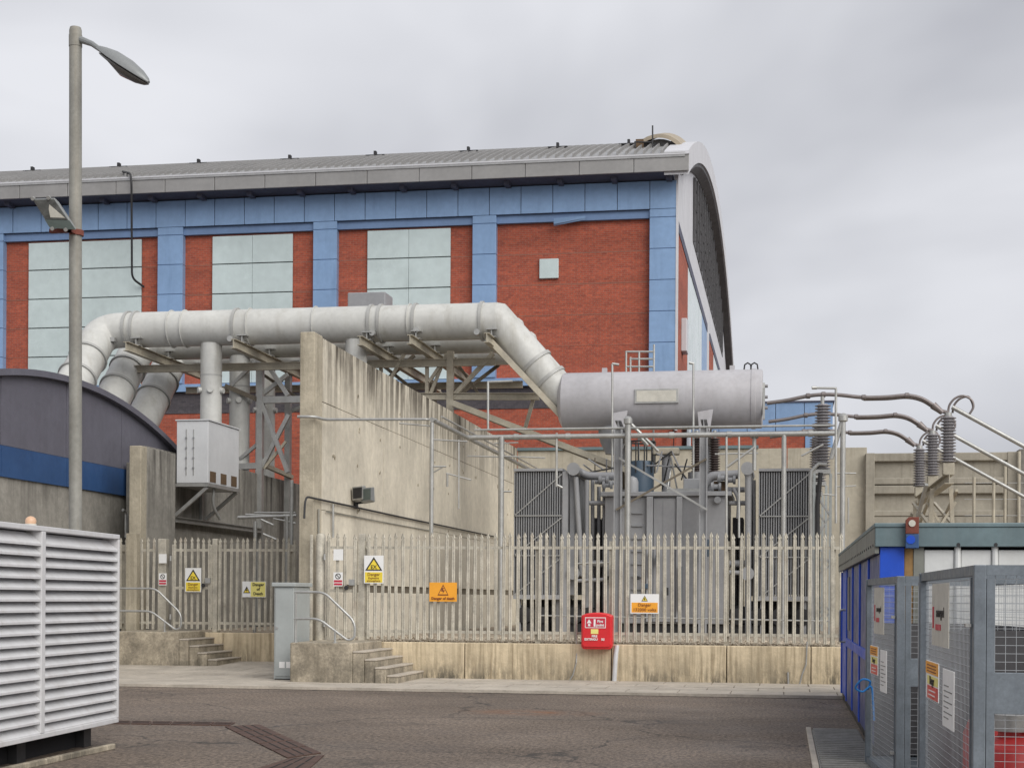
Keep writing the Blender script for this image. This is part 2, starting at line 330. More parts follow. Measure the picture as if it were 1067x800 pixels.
# pavement: a joint-coloured bed with single slabs on it
pv = MB()
pv.prism([(-19, KY+.14, -.02), (-19, KY+.14, .03), (-19, 29.6, .03), (-19, FY2, pz(FY2)-.02), (-19, FY2, -.02)], (9.45, 0, 0))
pv.box(-9.55, 8, KY+.14, FY1, -.02, .03)
pave = pv.build('pavement', 'paving_joint'); pave['kind'] = 'structure'
slab = {}
def slab_mesh(w, d):
    k = (round(w, 2), round(d, 2))
    if k not in slab: slab[k] = MB().hexa([(-w/2+.006, -d/2+.006, -.03), (w/2-.006, -d/2+.006, -.03), (w/2-.006, d/2-.006, -.03), (-w/2+.006, d/2-.006, -.03), (-w/2+.011, -d/2+.011, 0), (w/2-.011, -d/2+.011, 0), (w/2-.011, d/2-.011, 0), (-w/2+.011, d/2-.011, 0)]).mesh('paving_slab', 'paving')
    return slab[k]
rows = [(KY+.15+i*.885, .88) for i in range(4)]
for j, (y0, d) in enumerate(rows):
    x = -18.9+(.45 if j % 2 else 0)
    while x < 7.2:
        inst('paving_slab', slab_mesh(.9, d), pave, (x+.45, y0+d/2, .052+rnd.uniform(-.003, .004)), (rnd.uniform(-.003, .003), rnd.uniform(-.003, .003), 0)); x += .9
for j in range(4):
    y0 = KY+.15+(4+j)*.885; x = -18.9+(.45 if j % 2 else 0)
    while x < -10.1:
        yc = y0+.44
        if yc+.44 < FY2+.1: inst('paving_slab', slab_mesh(.9, .88), pave, (x+.45, yc, pz(yc)+.003), (math.atan(.032), 0, 0))
        x += .9
kerb = MB().box(-.45, .45, -.07, .07, -.05, .0).mesh('kerb_stone', 'paving')
x = -19
while x < 7:
    inst('kerb_stone', kerb, pave, (x+.445, KY+.065, .056), None, (.985, 1, 1)); x += .89
# gravel yard behind the fences
yd = MB(); yd.box(-9.3, 30, FY1+.28, 57.5, -.1, YARD-.04).build('yard_ground', 'gravel_bed', kind='structure')
MB().box(-19.4, -9.75, FY2+.28, 57.5, -.1, YARD-.04).build('yard_ground', 'gravel_bed', kind='structure')
g = MB(); rr = random.Random(3)
ico = [V(p).normalized() for p in ((0, 0, 1), (.9, 0, .2), (-.3, .85, .25), (-.4, -.8, .2), (.3, .5, -.7), (-.5, -.1, -.8))]
icf = [(0, 1, 2), (0, 2, 3), (0, 3, 1), (1, 4, 2), (2, 5, 3), (3, 5, 1), (2, 4, 5), (1, 5, 4)]
for i in range(5200):
    y = FY1+.3+3.6*rr.random()**1.5; x = rr.uniform(-9.1, 2.6); s = rr.uniform(.018, .05); a = rr.uniform(0, 6.28)
    c = V((x, y, YARD-.035+rr.random()*.06)); ca, sa = math.cos(a), math.sin(a)
    g.add([c+V((p.x*ca-p.y*sa, p.x*sa+p.y*ca, p.z*.7))*s*rr.uniform(.7, 1.3) for p in ico], icf)
props(g.build('gravel', 'gravel', kind='stuff'), 'pale loose gravel along the foot of the palisade fence', 'gravel')

# ================================================================ TURBINE HALL
FB = 58.0; HX = -4.09; LX = -39.0
hall = T('turbine_hall', 'large red brick hall with blue cladding and curved grey metal roof', 'building', (-20, 60, 0))
zr = [16.05, 14.87, 13.69, 12.51, 11.33, 10.12]
def fx(px, py=300): return atY(px, py, FB).x
pil = [(fx(-24), fx(3)), (fx(164), fx(190)), (fx(326), fx(350.5)), (fx(492), fx(516.5)), (fx(676.5), HX)]
bx('brick_wall', 'brick_red', hall, LX, HX-.1, FB+.28, FB+.7, 0, 8.95)
bx('brick_band', 'brick_dark', hall, LX, HX-.12, FB+.25, FB+.69, 8.95, 9.8)
bx('sill_band', 'blue_clad', hall, LX, HX-.03, FB+.05, FB+.68, 9.8, 10.1)
edges = [LX]+[e for p in pil for e in p]
for i in range(5):
    a, b = edges[2*i], edges[2*i+1]
    bx('brick_panel', 'brick_red', hall, a-.05, b+.05, FB+.30, FB+.68, 10.1, 16.1)
    # movement joints between the brick lifts
    for z in zr[1:-1]: bx('movement_joint', 'brick_joint', hall, a+.01, b-.01, FB+.294, FB+.31, z-.012, z+.012)
for a, b in pil:
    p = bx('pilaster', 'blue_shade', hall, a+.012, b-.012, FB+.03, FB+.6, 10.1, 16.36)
    for z1, z0 in zip([16.37]+zr[0:-1], zr[0:1]+zr[1:]):
        bx('panel', 'blue_clad', p, a, b, FB, FB+.5, z0+.012, z1-.012, bevel=.01)
# pale green infill panels
for a, b, cols, top in ((27, 145, 1, 16.0), (219, 303, 2, 16.0), (381, 468, 2, 16.0)):
    xa, xb = fx(a), fx(b); z = [top]+zr[1:]
    bk = bx('infill_backing', 'louvre_dark', hall, xa+.01, xb-.01, FB+.27, FB+.32, 10.1, top-.01)
    for i in range(5):
        n = cols
        for k in range(n):
            q0, q1 = xa+(xb-xa)*k/n, xa+(xb-xa)*(k+1)/n
            bx('infill_panel', 'green_clad', bk, q0+.006, q1-.006, FB+.20+rnd.uniform(0, .008), FB+.268, z[i+1]+.02, z[i]-.02, bevel=.008)
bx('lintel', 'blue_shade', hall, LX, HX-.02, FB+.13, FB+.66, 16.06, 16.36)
# frieze of square blue panels, with a dark shadow gap above
x = HX; ed = [HX]; x = fx(676.5); ed.append(x)
while x > LX: x -= 1.235; ed.append(x)
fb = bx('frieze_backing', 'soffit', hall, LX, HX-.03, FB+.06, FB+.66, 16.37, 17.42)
for a, b in zip(ed[1:], ed): bx('frieze_panel', 'blue_clad', fb, a+.012, b-.012, FB-.01+rnd.uniform(0, .012), FB+.055, 16.37, 17.42, bevel=.01)
# bent loose strip under the frieze
MB().hexa([atY(577, 233.5, FB-.1), atY(610, 227, FB-.05), atY(610, 229, FB-.02), atY(577, 235.5, FB-.02), atY(577, 227.5, FB-.16), atY(610, 225, FB-.06), atY(610, 226, FB-.02), atY(577, 229, FB-.02)]).build('loose_strip', 'blue_clad', hall)
bx('wall_vent', 'green_clad', hall, fx(561), fx(581), FB+.18, FB+.30, atY(570, 289, FB).z, atY(570, 268.5, FB).z, bevel=.02)
# eaves
EY = 57.0; cy, R_, zap = 83.0, 70.0, 23.15
def rz(y): return zap-(R_-math.sqrt(R_*R_-(y-cy)**2))
ze = rz(EY); zt = ze-.05; zb = zt-.60
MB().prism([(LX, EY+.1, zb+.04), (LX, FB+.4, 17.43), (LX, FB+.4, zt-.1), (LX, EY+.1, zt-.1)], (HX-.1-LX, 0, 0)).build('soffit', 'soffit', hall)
x = -3.57
while x > LX:
    bx('fascia_panel', 'fascia_grey', hall, max(LX, x-2.05)+.01, x-.01, EY, EY+.09, zb, zt, bevel=.015)
    bx('soffit_bracket', 'soffit', hall, x-.9, x-.7, EY+.45, FB-.02, 17.36, zb+.05)
    x -= 2.05
bx('gutter_edge', 'white_clad', hall, LX, -3.57, EY-.04, EY+.11, zt+.003, zt+.05)
ys = [EY-.03+i*(2*(cy-EY)+.06)/64 for i in range(65)]
rf = MB(); pr = [(y, rz(y)) for y in ys]
for (y0, z0), (y1, z1) in zip(pr, pr[1:]):
    rf.hexa([(LX, y0, z0-.12), (-3.72, y0, z0-.12), (-3.72, y1, z1-.12), (LX, y1, z1-.12), (LX, y0, z0+.03), (-3.72, y0, z0+.03), (-3.72, y1, z1+.03), (LX, y1, z1+.03)])
roof = rf.build('roof', 'roof_grey', hall)
sm = MB(); x = -4.6
while x > LX:
    q = [(y, rz(y)+.03) for y in [EY+i*.9 for i in range(16)]]
    for (y0, z0), (y1, z1) in zip(q, q[1:]): sm.hexa([(x-.03, y0, z0), (x+.03, y0, z0), (x+.03, y1, z1), (x-.03, y1, z1), (x-.02, y0, z0+.13), (x+.02, y0, z0+.13), (x+.02, y1, z1+.13), (x-.02, y1, z1+.13)])
    x -= .33
sm.build('standing_seams', 'fascia_grey', roof, kind='stuff')
for px in (34, 124, 207, 302, 391, 488, 581, 655):     # roof safety anchors
    p = atY(px, 180, 61.5); z = rz(61.5)+.1
    MB().box(p.x-.4, p.x+.4, 61.4, 61.6, z, z+.05).box(p.x-.05, p.x+.05, 61.4, 61.6, z+.05, z+.2).build('roof_anchor', 'black_iron', roof)
# hood, rail and rod at the gable corner of the roof
hb = atY(686, 163, 60.2); hz = rz(60.2)
h = MB(); hc = (hb.x, 60.0, rz(60)-.62); P = arc3(hc, 1.15, .25, math.pi-.25, 14, (1, 0, 0), (0, 0, 1)); Q = arc3(hc, 1.0, .25, math.pi-.25, 14, (1, 0, 0), (0, 0, 1))
for i in range(14): h.prism([P[i], P[i+1], Q[i+1], Q[i]], (0, 3.2, 1.0))
h.build('roof_hood', 'hood_tan', hall); MB().prism([V(q)+V((0, .5, .1)) for q in Q], (0, .1, .02)).build('hood_back', 'roof_grey', hall); bx('hood_hatch', 'vent_brown', hall, hb.x-.85, hb.x-.55, 59.75, 59.9, rz(59.8), rz(59.8)+.36)
MB().cyl(atY(680, 162, 59.5), atY(680, 131, 59.5), .03, n=8).cyl(atY(662, 162, 59.5), atY(662, 148, 59.5), .03, n=8).cyl(atY(661, 148, 59.5), atY(680, 148.5, 59.5), .03, n=8).build('roof_rail', 'black_iron', hall)
# gable end, seen edge-on
gw = [(HX, FB+.5, 0), (HX, FB+.5, 17.0)]+[(HX, y, rz(y)-.2) for y in ys if y > FB+.6 and y < 2*cy-FB-.5]+[(HX, 2*cy-FB-.5, 0)]
MB().prism(gw, (-.3, 0, 0)).build('gable_wall', 'white_clad', hall)
bx('corner_trim', 'white_clad', hall, HX-.02, HX+.06, FB-.02, FB+.3, 8, 17.3)
va = MB()
prv = [(EY+.115, rz(EY+.115))]+pr[1:]
for (y0, z0), (y1, z1) in zip(prv, prv[1:]): va.hexa([(-4.5, y0, z0-.8), (-3.6, y0, z0-.8), (-3.6, y1, z1-.8), (-4.5, y1, z1-.8), (-4.5, y0, z0+.08), (-3.6, y0, z0+.08), (-3.6, y1, z1+.08), (-4.5, y1, z1+.08)])
va.build('verge', 'white_clad', hall)
vs_ = MB()
for (y0, z0), (y1, z1) in zip(prv[4:-1], prv[5:]): vs_.hexa([(-4.05, y0, z0-1.15), (-3.68, y0, z0-.95), (-3.68, y1, z1-.95), (-4.05, y1, z1-1.15), (-4.05, y0, z0-.805), (-3.68, y0, z0-.805), (-3.68, y1, z1-.805), (-4.05, y1, z1-.805)])
vs_.build('verge_soffit', 'louvre_dark', hall)
lv = MB(); lq = [(y, rz(y)-1.25) for y in ys if 68.2 < y < 101]
lv.prism([(HX+.03, 68.2, 17.45)]+[(HX+.03, y, z) for y, z in lq]+[(HX+.03, 101, 17.45)], (-.04, 0, 0)); lo_ = lv.build('gable_louvre', 'louvre_dark', hall)
for k, y in enumerate([68.2+i*2.05 for i in range(16)]): bx('mullion', 'louvre_dark', lo_, HX+.03, HX+.12, y, y+.12, 17.45, max(17.6, rz(y)-1.3))
for z in (18.3, 19.2, 20.1): bx('louvre_blade', 'louvre_dark', lo_, HX+.03, HX+.06, 68.4, 97, z, z+.04)
for y0, y1, m in ((58.35, 64.6, 'brick_red_side'), (64.6, 75.6, 'green_clad'), (75.6, 80.7, 'blue_clad'), (83.5, 88, 'brick_red_side'), (88, 99, 'green_clad'), (99, 104, 'blue_clad')):
    bx('gable_panel', m, hall, HX-.06, HX+.025, y0, y1-.03, 4, 15.6)
for y0, y1 in ((58.4, 80.7), (83.5, 104)): bx('gable_lintel', 'soffit', hall, HX-.03, HX+.05, y0, y1, 15.6, 16.0)
bx('vent_cowl', 'white_clad', hall, HX+.02, HX+.25, 60.6, 61.6, 11.4, 12.7, bevel=.03)
# dark drain hose hanging off the eaves
dp = bend([atY(128, 179, 57.6), atY(136, 181, 56.85), atY(137, 190, 56.8), atY(137.5, 290, 57.7), atY(150, 299, 58.2)], .25)
MB().tube(dp, .045, 8).build('drain_pipe', 'black_iron', hall)
# lower annex behind the back wall
an = T('annex_building', 'low blue clad and brick annex showing behind the back wall, right of the white tank', 'building', (1, 62, 0))
ax1 = atY(868, 430, 61).x; azt = atY(850, 419, 61).z; azb = atY(850, 449, 61).z
bx('brick_wall', 'brick_red', an, HX+.4, atY(839, 430, 61).x, 61.1, 66, 0, azb); bx('corner_panel', 'blue_clad', an, atY(839, 430, 61).x+.01, ax1, 61.05, 66, 0, azb)
xs = [HX+.4+i*(ax1-HX-.4)/5 for i in range(6)]
for a, b in zip(xs, xs[1:]): bx('cladding_panel', 'blue_clad', an, a+.01, b-.01, 60.98, 65.9, azb+.01, azt, bevel=.01)
bx('coping', 'soffit', an, HX+.35, ax1+.05, 60.93, 65.95, azt+.003, azt+.06)

# ================================================================ SMALL BARREL-ROOFED BUILDING (left)
BX = -16.3
bb = T('barrel_roof_building', 'dark purple-grey clad building with curved roof and blue band on concrete base', 'building', (BX-2, 34, 0))
p0, p1, p2 = [atX(*q, BX) for q in ((0, 384), (110, 410), (183, 469))]
def circ(a, b, c):
    (ax, ay), (bx_, by), (cx, cy_) = a, b, c; d = 2*(ax*(by-cy_)+bx_*(cy_-ay)+cx*(ay-by))
    ux = ((ax*ax+ay*ay)*(by-cy_)+(bx_*bx_+by*by)*(cy_-ay)+(cx*cx+cy_*cy_)*(ay-by))/d; uy = ((ax*ax+ay*ay)*(cx-bx_)+(bx_*bx_+by*by)*(ax-cx)+(cx*cx+cy_*cy_)*(bx_-ax))/d
    return ux, uy, math.hypot(ax-ux, ay-uy)
cu, cv, cr = circ((p0.y, p0.z), (p1.y, p1.z), (p2.y, p2.z))
def bz(y): return cv+math.sqrt(max(.01, cr*cr-(y-cu)**2))
zb0, zb1 = atX(0, 496, BX).z, atX(0, 463, BX).z
Y0, Y1 = 24.0, 42.0; ysb = [Y0+(Y1-Y0)*i/40 for i in range(41)]
k = 6
for i in range(k):      # vertical cladding sheets
    a, b = Y0+(Y1-Y0)*i/k, Y0+(Y1-Y0)*(i+1)/k
    q = [(BX, a+.012, zb1)]+[(BX, y, bz(y)-.1) for y in [a+.012+(b-a-.024)*j/8 for j in range(9)]]+[(BX, b-.012, zb1)]
    MB().prism(q, (-.1, 0, 0)).build('cladding_sheet', 'purple_clad', bb)
    bx('band_sheet', 'deep_blue', bb, BX-.1, BX+.02, a+.008, b-.008, zb0, zb1-.01)
bx('concrete_base', 'concrete_dirty', bb, BX-.4, BX-.03, Y0, Y1, 0, zb0)
bx('core', 'soffit', bb, BX-.3, BX-.101, Y0, Y1, zb0, bz(Y1)-.2)
rb = MB()
for a, b in zip(ysb, ysb[1:]): rb.hexa([(-34, a, bz(a)-.14), (BX+.16, a, bz(a)-.14), (BX+.16, b, bz(b)-.14), (-34, b, bz(b)-.14), (-34, a, bz(a)), (BX+.16, a, bz(a)), (BX+.16, b, bz(b)), (-34, b, bz(b))])
rb.build('roof', 'purple_clad', bb)
bx('rear_wall', 'purple_clad', bb, -34, BX-.1, Y1-.3, Y1, 0, bz(Y1)-.15); bx('front_wall', 'purple_clad', bb, -34, BX-.4, Y0, Y0+.3, 0, bz(Y0)-.15)

# ================================================================ CONCRETE WALLS
WN = 30.15; WX = atY(327.5, 450, WN).x; WT = 7.02; WF = 54.3
wall = T('blast_wall', 'tall pale concrete wall running back beside the transformer, stained along its top', 'wall', (WX-.2, 42, 0))
ex0 = atY(312, 450, WN).x
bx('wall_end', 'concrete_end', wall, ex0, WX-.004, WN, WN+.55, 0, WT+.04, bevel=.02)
bx('wall_core', 'concrete_dirty', wall, ex0+.05, WX-.045, WN+.54, WF, 0, WT-.06)
ysp = [WN+.56]+[atX(px, 450, WX).y for px in (350, 388, 400, 443, 480, 512)]+[WF]
zj = atX(330, 416, WX).z; zj2 = atX(330, 530, WX).z
for a, b in zip(ysp, ysp[1:]):
    for z0, z1 in ((YARD-.2, 1.76), ((1.92 if a > 31 else 1.76), zj2), (zj2, zj), (zj, WT)):
        bx('cast_panel', 'concrete', wall, WX-.06, WX+rnd.uniform(-.006, .006), a+.010, b-.010, z0+.005, z1-.005, bevel=.006)
bx('slot', 'steel_dark', wall, WX-.05, WX-.035, WN+.6, WF, 1.7, 1.98)
# tie-bolt holes
th = MB()
for i in range(70):
    y = rnd.choice([WN+1.4+i_*1.9 for i_ in range(12)])+rnd.uniform(-.1, .1); z = rnd.choice([2.6, 3.6, 4.6, 5.4, 6.2])+rnd.uniform(-.05, .05); th.cyl((WX-.03, y, z), (WX+.012, y, z), .035, n=8)
th.build('tie_holes', 'concrete_end', wall, kind='stuff')
# conduits fixed to the wall
c1 = [atX(317, 540, WX+.05), atX(318, 517, WX+.05), atX(420, 539, WX+.05), atX(516, 559, WX+.05)]
MB().tube(bend(c1, .3), .022, 8).build('conduit', 'black_iron', wall, smooth=True)
c2 = [atX(347, 525, WX+.05), atX(347, 560, WX+.05)]; MB().tube(c2, .025, 8).build('conduit', 'galv', wall)
MB().tube([atX(332, 530, WX+.03), atX(332, 560, WX+.03)], .02, 6).tube([atX(340, 533, WX+.03), atX(450, 553, WX+.03)], .012, 6).build('conduit', 'pole_grey', wall)

W2 = -15.1
w2 = T('side_wall', 'stained grey concrete wall left of the tall wall, carrying the white box', 'wall', (W2, 40, 0))
n2 = atX(147, 500, W2).y; t2 = atX(147, 464, W2).z; e2 = atX(309, 500, W2).y
bx('wall_end', 'concrete_end', w2, atY(134.5, 500, n2).x, W2-.003, n2, n2+.35, 0, t2, bevel=.02)
W3 = W2-.8; pe = atX(183, 500, W2).y
bx('cast_panel', 'concrete_dirty', w2, atY(134.5, 500, n2).x+.03, W2, n2+.355, pe, 0, t2-.01, bevel=.015)
bx('return_panel', 'concrete_dirty', w2, W3-.3, atY(134.5, 500, n2).x+.02, pe-.5, pe, 0, t2-.25, bevel=.015)
sp = [pe+.006]+[atX(c_, 500, W3).y for c_ in (214, 246, 280, 306)]+[54.2]; t3 = atX(250, 488, W3).z
for i, (a, b) in enumerate(zip(sp, sp[1:])): bx('cast_panel', 'concrete_dirty', w2, W3-.3, W3-.006*i, a+.008, b-.008, 0, t3-.01*i, bevel=.012)
MB().tube(bend([atX(131, 560, W2-.9), atX(131, 533, W2-.9), atX(128, 531, W2-.9)], .1), .035, 8).tube([atX(132.5, 660, W2-.9), atX(132.5, 535, W2-.9)], .03, 8).build('vent_pipe', 'galv', w2)

bw = T('back_wall', 'long concrete wall closing the yard, below the red brick hall', 'wall', (-4, 54.5, 0))
x0 = WX; xs = [x0, atY(640, 500, 54.3).x, atY(740, 500, 54.3).x, atY(820, 500, 54.3).x, atY(903.5, 500, 54.3).x]
for a, b in zip(xs, xs[1:]): bx('cast_panel', 'concrete_back', bw, a+.012, b-.012, 54.3, 54.7, 0, 6.93, bevel=.01)
bx('coping', 'kiosk_teal', bw, WX, atY(790, 500, 54.3).x, 54.22, 54.78, 6.933, 7.04)
bx('wall_left_run', 'concrete_back', bw, -19, WX-.5, 54.3, 54.7, 0, 5.4)
# ribbed precast wall on the right
pw = T('precast_wall', 'weathered precast concrete panel wall with recessed bands behind the busbars', 'wall', (8, 54.5, 0))
xa, xb = atY(902, 500, 54).x, atY(1061, 500, 54).x
zz = [atY(980, y, 54).z for y in (471, 480, 497, 504.5, 514, 531, 537.5)]
bx('wall_core', 'concrete_panel', pw, xa, xb, 54.2, 54.6, 0, zz[0]-.02)
for a, b in ((zz[0], zz[1]), (zz[2], zz[3]+.01), (zz[3]-.01, zz[4]), (zz[5], zz[6])): bx('rail', 'concrete_panel', pw, xa, xb, 54.03, 54.2, b, a-.012, bevel=.03)
bx('rail', 'concrete_panel', pw, xa, xb, 54.05, 54.2, 0, zz[6]-.015, bevel=.02)
for a, b in ((xa, xa+.3), (xb-.35, xb)): bx('stile', 'concrete_panel', pw, a, b, 54.0, 54.19, 0, zz[0]-.004, bevel=.02)
bx('end_pier', 'concrete_dirty', pw, xb+.01, xb+6, 53.8, 54.6, 0, zz[0]+.06)

# retaining walls under the fences
for nm, lab, xA, xB, y0, y1, zt_, cuts in (('retaining_wall', 'low stained concrete wall under the long palisade fence', ex0-.2, 7, FY1, FY1+.28, YARD, (391, 484, 637, 757, 845)), ('retaining_wall', 'low pale concrete wall under the left palisade fence beside the far steps', -19, ex0-.22, FY2, FY2+.28, .82, (176, 232, 300))):
    rw = T(nm, lab, 'wall', ((xA+xB)/2, y0, 0), 'low concrete walls under the fences')
    cx_ = [xA]+[atY(c, 690, y0).x for c in cuts]+[xB]
    for a, b in zip(cx_, cx_[1:]): bx('cast_panel', 'concrete_low', rw, a+.008, b-.008, y0, y1, -.05, zt_, bevel=.015)

# ================================================================ PALISADE FENCES AND GATES
PH = 2.12
def pale_mesh():
    m = MB(); hs = [(0, .035), (PH-.16, .035), (PH-.12, .024), (PH-.085, .040), (PH, .004)]; vs = []
    for z, hw in hs: vs += [(-hw, .006, z), (-hw*.5, -.010, z), (0, -.002, z), (hw*.5, -.010, z), (hw, .006, z), (0, .012, z)]
    n = 6; fs = [(i*n+j, i*n+(j+1) % n, (i+1)*n+(j+1) % n, (i+1)*n+j) for i in range(4) for j in range(n)]+[tuple(range(n)), tuple(range(4*n, 5*n))]
    return m.add(vs, fs).mesh('pale', 'palisade')
PALE = pale_mesh()
def fence(label, pxa, pxb, Y, z0, ref, posts, group, step=.1445, name='palisade_fence', frame=False, cat='fence', rails=(.21, 1.89)):
    xa, xb = atY(pxa, ref, Y).x, atY(pxb, ref, Y).x
    f = T(name, label, cat, ((xa+xb)/2, Y, z0), group)
    n = max(1, round((xb-xa)/step)); st = (xb-xa)/n
    for i in range(n+1):
        inst('pale', PALE, f, (xa+i*st, Y-.035+rnd.uniform(-.004, .004), z0+.06+rnd.uniform(-.018, .018)), (rnd.uniform(-.008, .008), rnd.uniform(-.010, .010), rnd.uniform(-.06, .06)))
    for z in rails: MB().box(xa-.05, xb+.05, Y-.022, Y-.014, z0+z-.028, z0+z+.028).box(xa-.05, xb+.05, Y-.014, Y+.03, z0+z+.02, z0+z+.028).build('rail', 'palisade', f)
    for p in posts:
        x = atY(p, ref, Y).x; MB().box(x-.05, x+.05, Y+.035, Y+.043, z0, z0+PH-.1).box(x-.05, x+.05, Y+.092, Y+.1, z0, z0+PH-.1).box(x-.004, x+.004, Y+.043, Y+.092, z0, z0+PH-.1).build('post', 'palisade', f)
    if frame:
        MB().box(xa-.06, xa-.01, Y-.02, Y+.04, z0+.1, z0+PH-.1).build('gate_stile', 'palisade', f); MB().box(xb+.01, xb+.06, Y-.02, Y+.04, z0+.1, z0+PH-.1).build('gate_stile', 'palisade', f)
        for z in (1.02,): MB().box(xa, xb, Y-.02, Y+.03, z0+z-.03, z0+z+.03).build('rail', 'palisade', f)
        lk = MB().box(xb-.09, xb+.03, Y-.09, Y-.04, z0+1.13, z0+1.25).build('lock_box', 'galv', f)
        MB().cyl((xb-.14, Y-.1, z0+1.08), (xb-.14, Y-.06, z0+1.08), .045, n=10).build('padlock', 'black_iron', lk)
        for z in (.35, 1.7): MB().cyl((xa-.09, Y-.03, z0+z-.06), (xa-.09, Y-.03, z0+z+.06), .025, n=8).build('hinge', 'galv', f)
    return f
R1, R2 = YARD, .82; A1, A2 = FY1+.14, FY2+.14
fence('long palisade fence of pale steel pales in front of the transformer', 384, 876, A1, R1, 610, (381, 560, 637, 757, 868), 'palisade fences')
fence('short palisade fence between the far gate and the tall concrete wall', 229, 307, A2, R2, 610, (226, 304), 'palisade fences', .135)
fence('end of palisade fence beside the louvred enclosure', 60, 160, A2, R2, 610, (70, 128), 'palisade fences', .135)
fence('single palisade gate at the top of the near steps', 343, 369, A1, R1, 610, (), 'palisade gates', .15, 'palisade_gate', True, 'gate')
fence('single palisade gate at the top of the far steps', 182, 219, A2, R2, 610, (), 'palisade gates', .14, 'palisade_gate', True, 'gate')
def gpost(label, px, Y, z0, top, wpx, rnd_top):
    x = atY(px, 610, Y).x; z1 = atY(px, top, Y).z; wd = wpx/FPX*(Y/ray(px, 610).y)
    if rnd_top: m = MB().tube([(x, Y+.1, z0), (x, Y+.1, z1-.06), (x, Y+.1, z1-.02), (x, Y+.1, z1)], [wd/2, wd/2, wd*.4, wd*.1], 14); o = m.build('gate_post', 'palisade', smooth=True)
    else: o = MB().box(x-wd/2, x+wd/2, Y, Y+wd, z0, z1).build('gate_post', 'palisade', bevel=.01)
    props(o, label, 'post', 'gate posts')
gpost('thick round-topped steel gate post by the grey cabinet', 332.5, A1, R1, 555, 10, True)
gpost('square steel post between the near gate and the triangular warning sign', 376.5, A1, R1, 556, 7, False)
gpost('square steel post between the far gate and its fence', 223.5, A2, R2, 561, 5.5, False)
gpost('wide flat steel post left of the far gate', 168.5, A2, R2, 561, 9, False)
gpost('thin steel post at the foot of the tall wall, left of the round-topped post', 324, A1, R1, 557, 3, False)
props(MB().box(atY(133, 600, A2-.2).x, atY(144, 600, A2-.2).x, A2-.3, A2-.1, R2, atY(138, 556, A2).z).build('concrete_pier', 'concrete_end', bevel=.01), 'narrow concrete pier behind the far handrail', 'pier')

# ================================================================ STEPS AND HANDRAILS
def steps(label, xl, xr, yf, yb, zb, zt, n, tread, hl):
    s = T('concrete_steps', label, 'steps', ((xl+xr)/2, yf, zb), 'concrete steps to the gates')
    bx('landing', 'concrete_step', s, xl, xr, yf, yb-.005, zb-.1, zt, bevel=.02)
    for i in range(n):
        rise = (zt-zb)/(n+1); st_ = bx('step', 'concrete_step', s, xr+.004+tread*i, xr+tread*(i+1), yf+.02+.05*(i % 2), yb-.01, zb-.1, zt-rise*(i+1)-.035, bevel=.012); bx('tread', 'paving', st_, xr+.005+tread*i, xr+tread*(i+1)+.012, yf+.008+.05*(i % 2), yb-.012, zt-rise*(i+1)-.034, zt-rise*(i+1), bevel=.01)
    h = T('handrail', hl, 'handrail', (xr, yf+.1, zt), 'galvanized handrails by the steps')
    y = yf+.09; A = V((xl+.05, y, zt+.95)); B = V((xr-.58, y, zt+.95)); C = V((xr+.02, y, zt+.40)); 
    a2 = V((xl+.05, y, zt+.45)); b2 = V((xr-.68, y, zt+.45)); c2 = V((xr-.10, y, zt+.04)); e = V((xr+.02, y, zt+.10))
    MB().tube(bend([A, B, C, e, c2, b2, a2], .14, 5), .024, 10).build('rail', 'galv', h, smooth=True)
    for x, z1 in ((xl+.08, zt+.95), (xr-.36, zt+.24)): MB().cyl((x, y, zt-.002), (x, y, z1), .022, n=10).build('post', 'galv', h)
    for x in (xl+.08, xr-.36): MB().cyl((x, y, zt-.001), (x, y, zt+.012), .05, n=10).build('base_flange', 'galv', h)
lx, rx = atY(302, 700, 27.7).x, atY(367, 680, 27.7).x
steps('stained concrete landing with steps down to the right by the grey cabinet', lx, rx, 27.7, FY1, .052, .79, 4, .215, 'bent galvanized handrail on the near landing beside the grey cabinet')
yf2 = 31.9; lx2, rx2 = atY(118, 680, yf2).x, atY(186, 670, yf2).x
steps('concrete landing and steps at the far gate, behind the louvred enclosure', lx2, rx2, yf2, FY2, pz(yf2)+.002, .86, 4, .215, 'bent galvanized handrail on the far landing beside the louvred enclosure')

# ================================================================ GREY CABINET
cb = T('street_cabinet', 'tall pale grey steel cabinet standing beside the near steps', 'cabinet', (-9.6, 28.7, .05))
cx0, cx1 = atY(285.5, 660, 28.35).x, atY(306, 660, 28.35).x; cz = atY(290, 611, 28.35).z
cy1 = atX(323, 620, cx1).y
bx('body', 'cab_grey', cb, cx0, cx1, 28.35, cy1, .05, cz, bevel=.012); bx('lid', 'cab_grey', cb, cx0-.04, cx1+.04, 28.30, cy1+.04, cz+.003, cz+.08, bevel=.012)
bx('door', 'cab_grey', cb, cx0+.03, cx1-.03, 28.335, 28.349, .12, cz-.04, bevel=.004)
bx('plinth_gap', 'void', cb, cx0+.02, cx1-.02, 28.344, 28.349, .052, .075)
for i in (0, 1): bx('label_plate', 'sign_white', cb, cx1-.28+i*.14, cx1-.17+i*.14, 28.328, 28.334, .28, .40)
MB().cyl((cx0+.06, 28.32, 1.05), (cx0+.06, 28.34, 1.05), .025, n=10).build('lock', 'galv', cb)

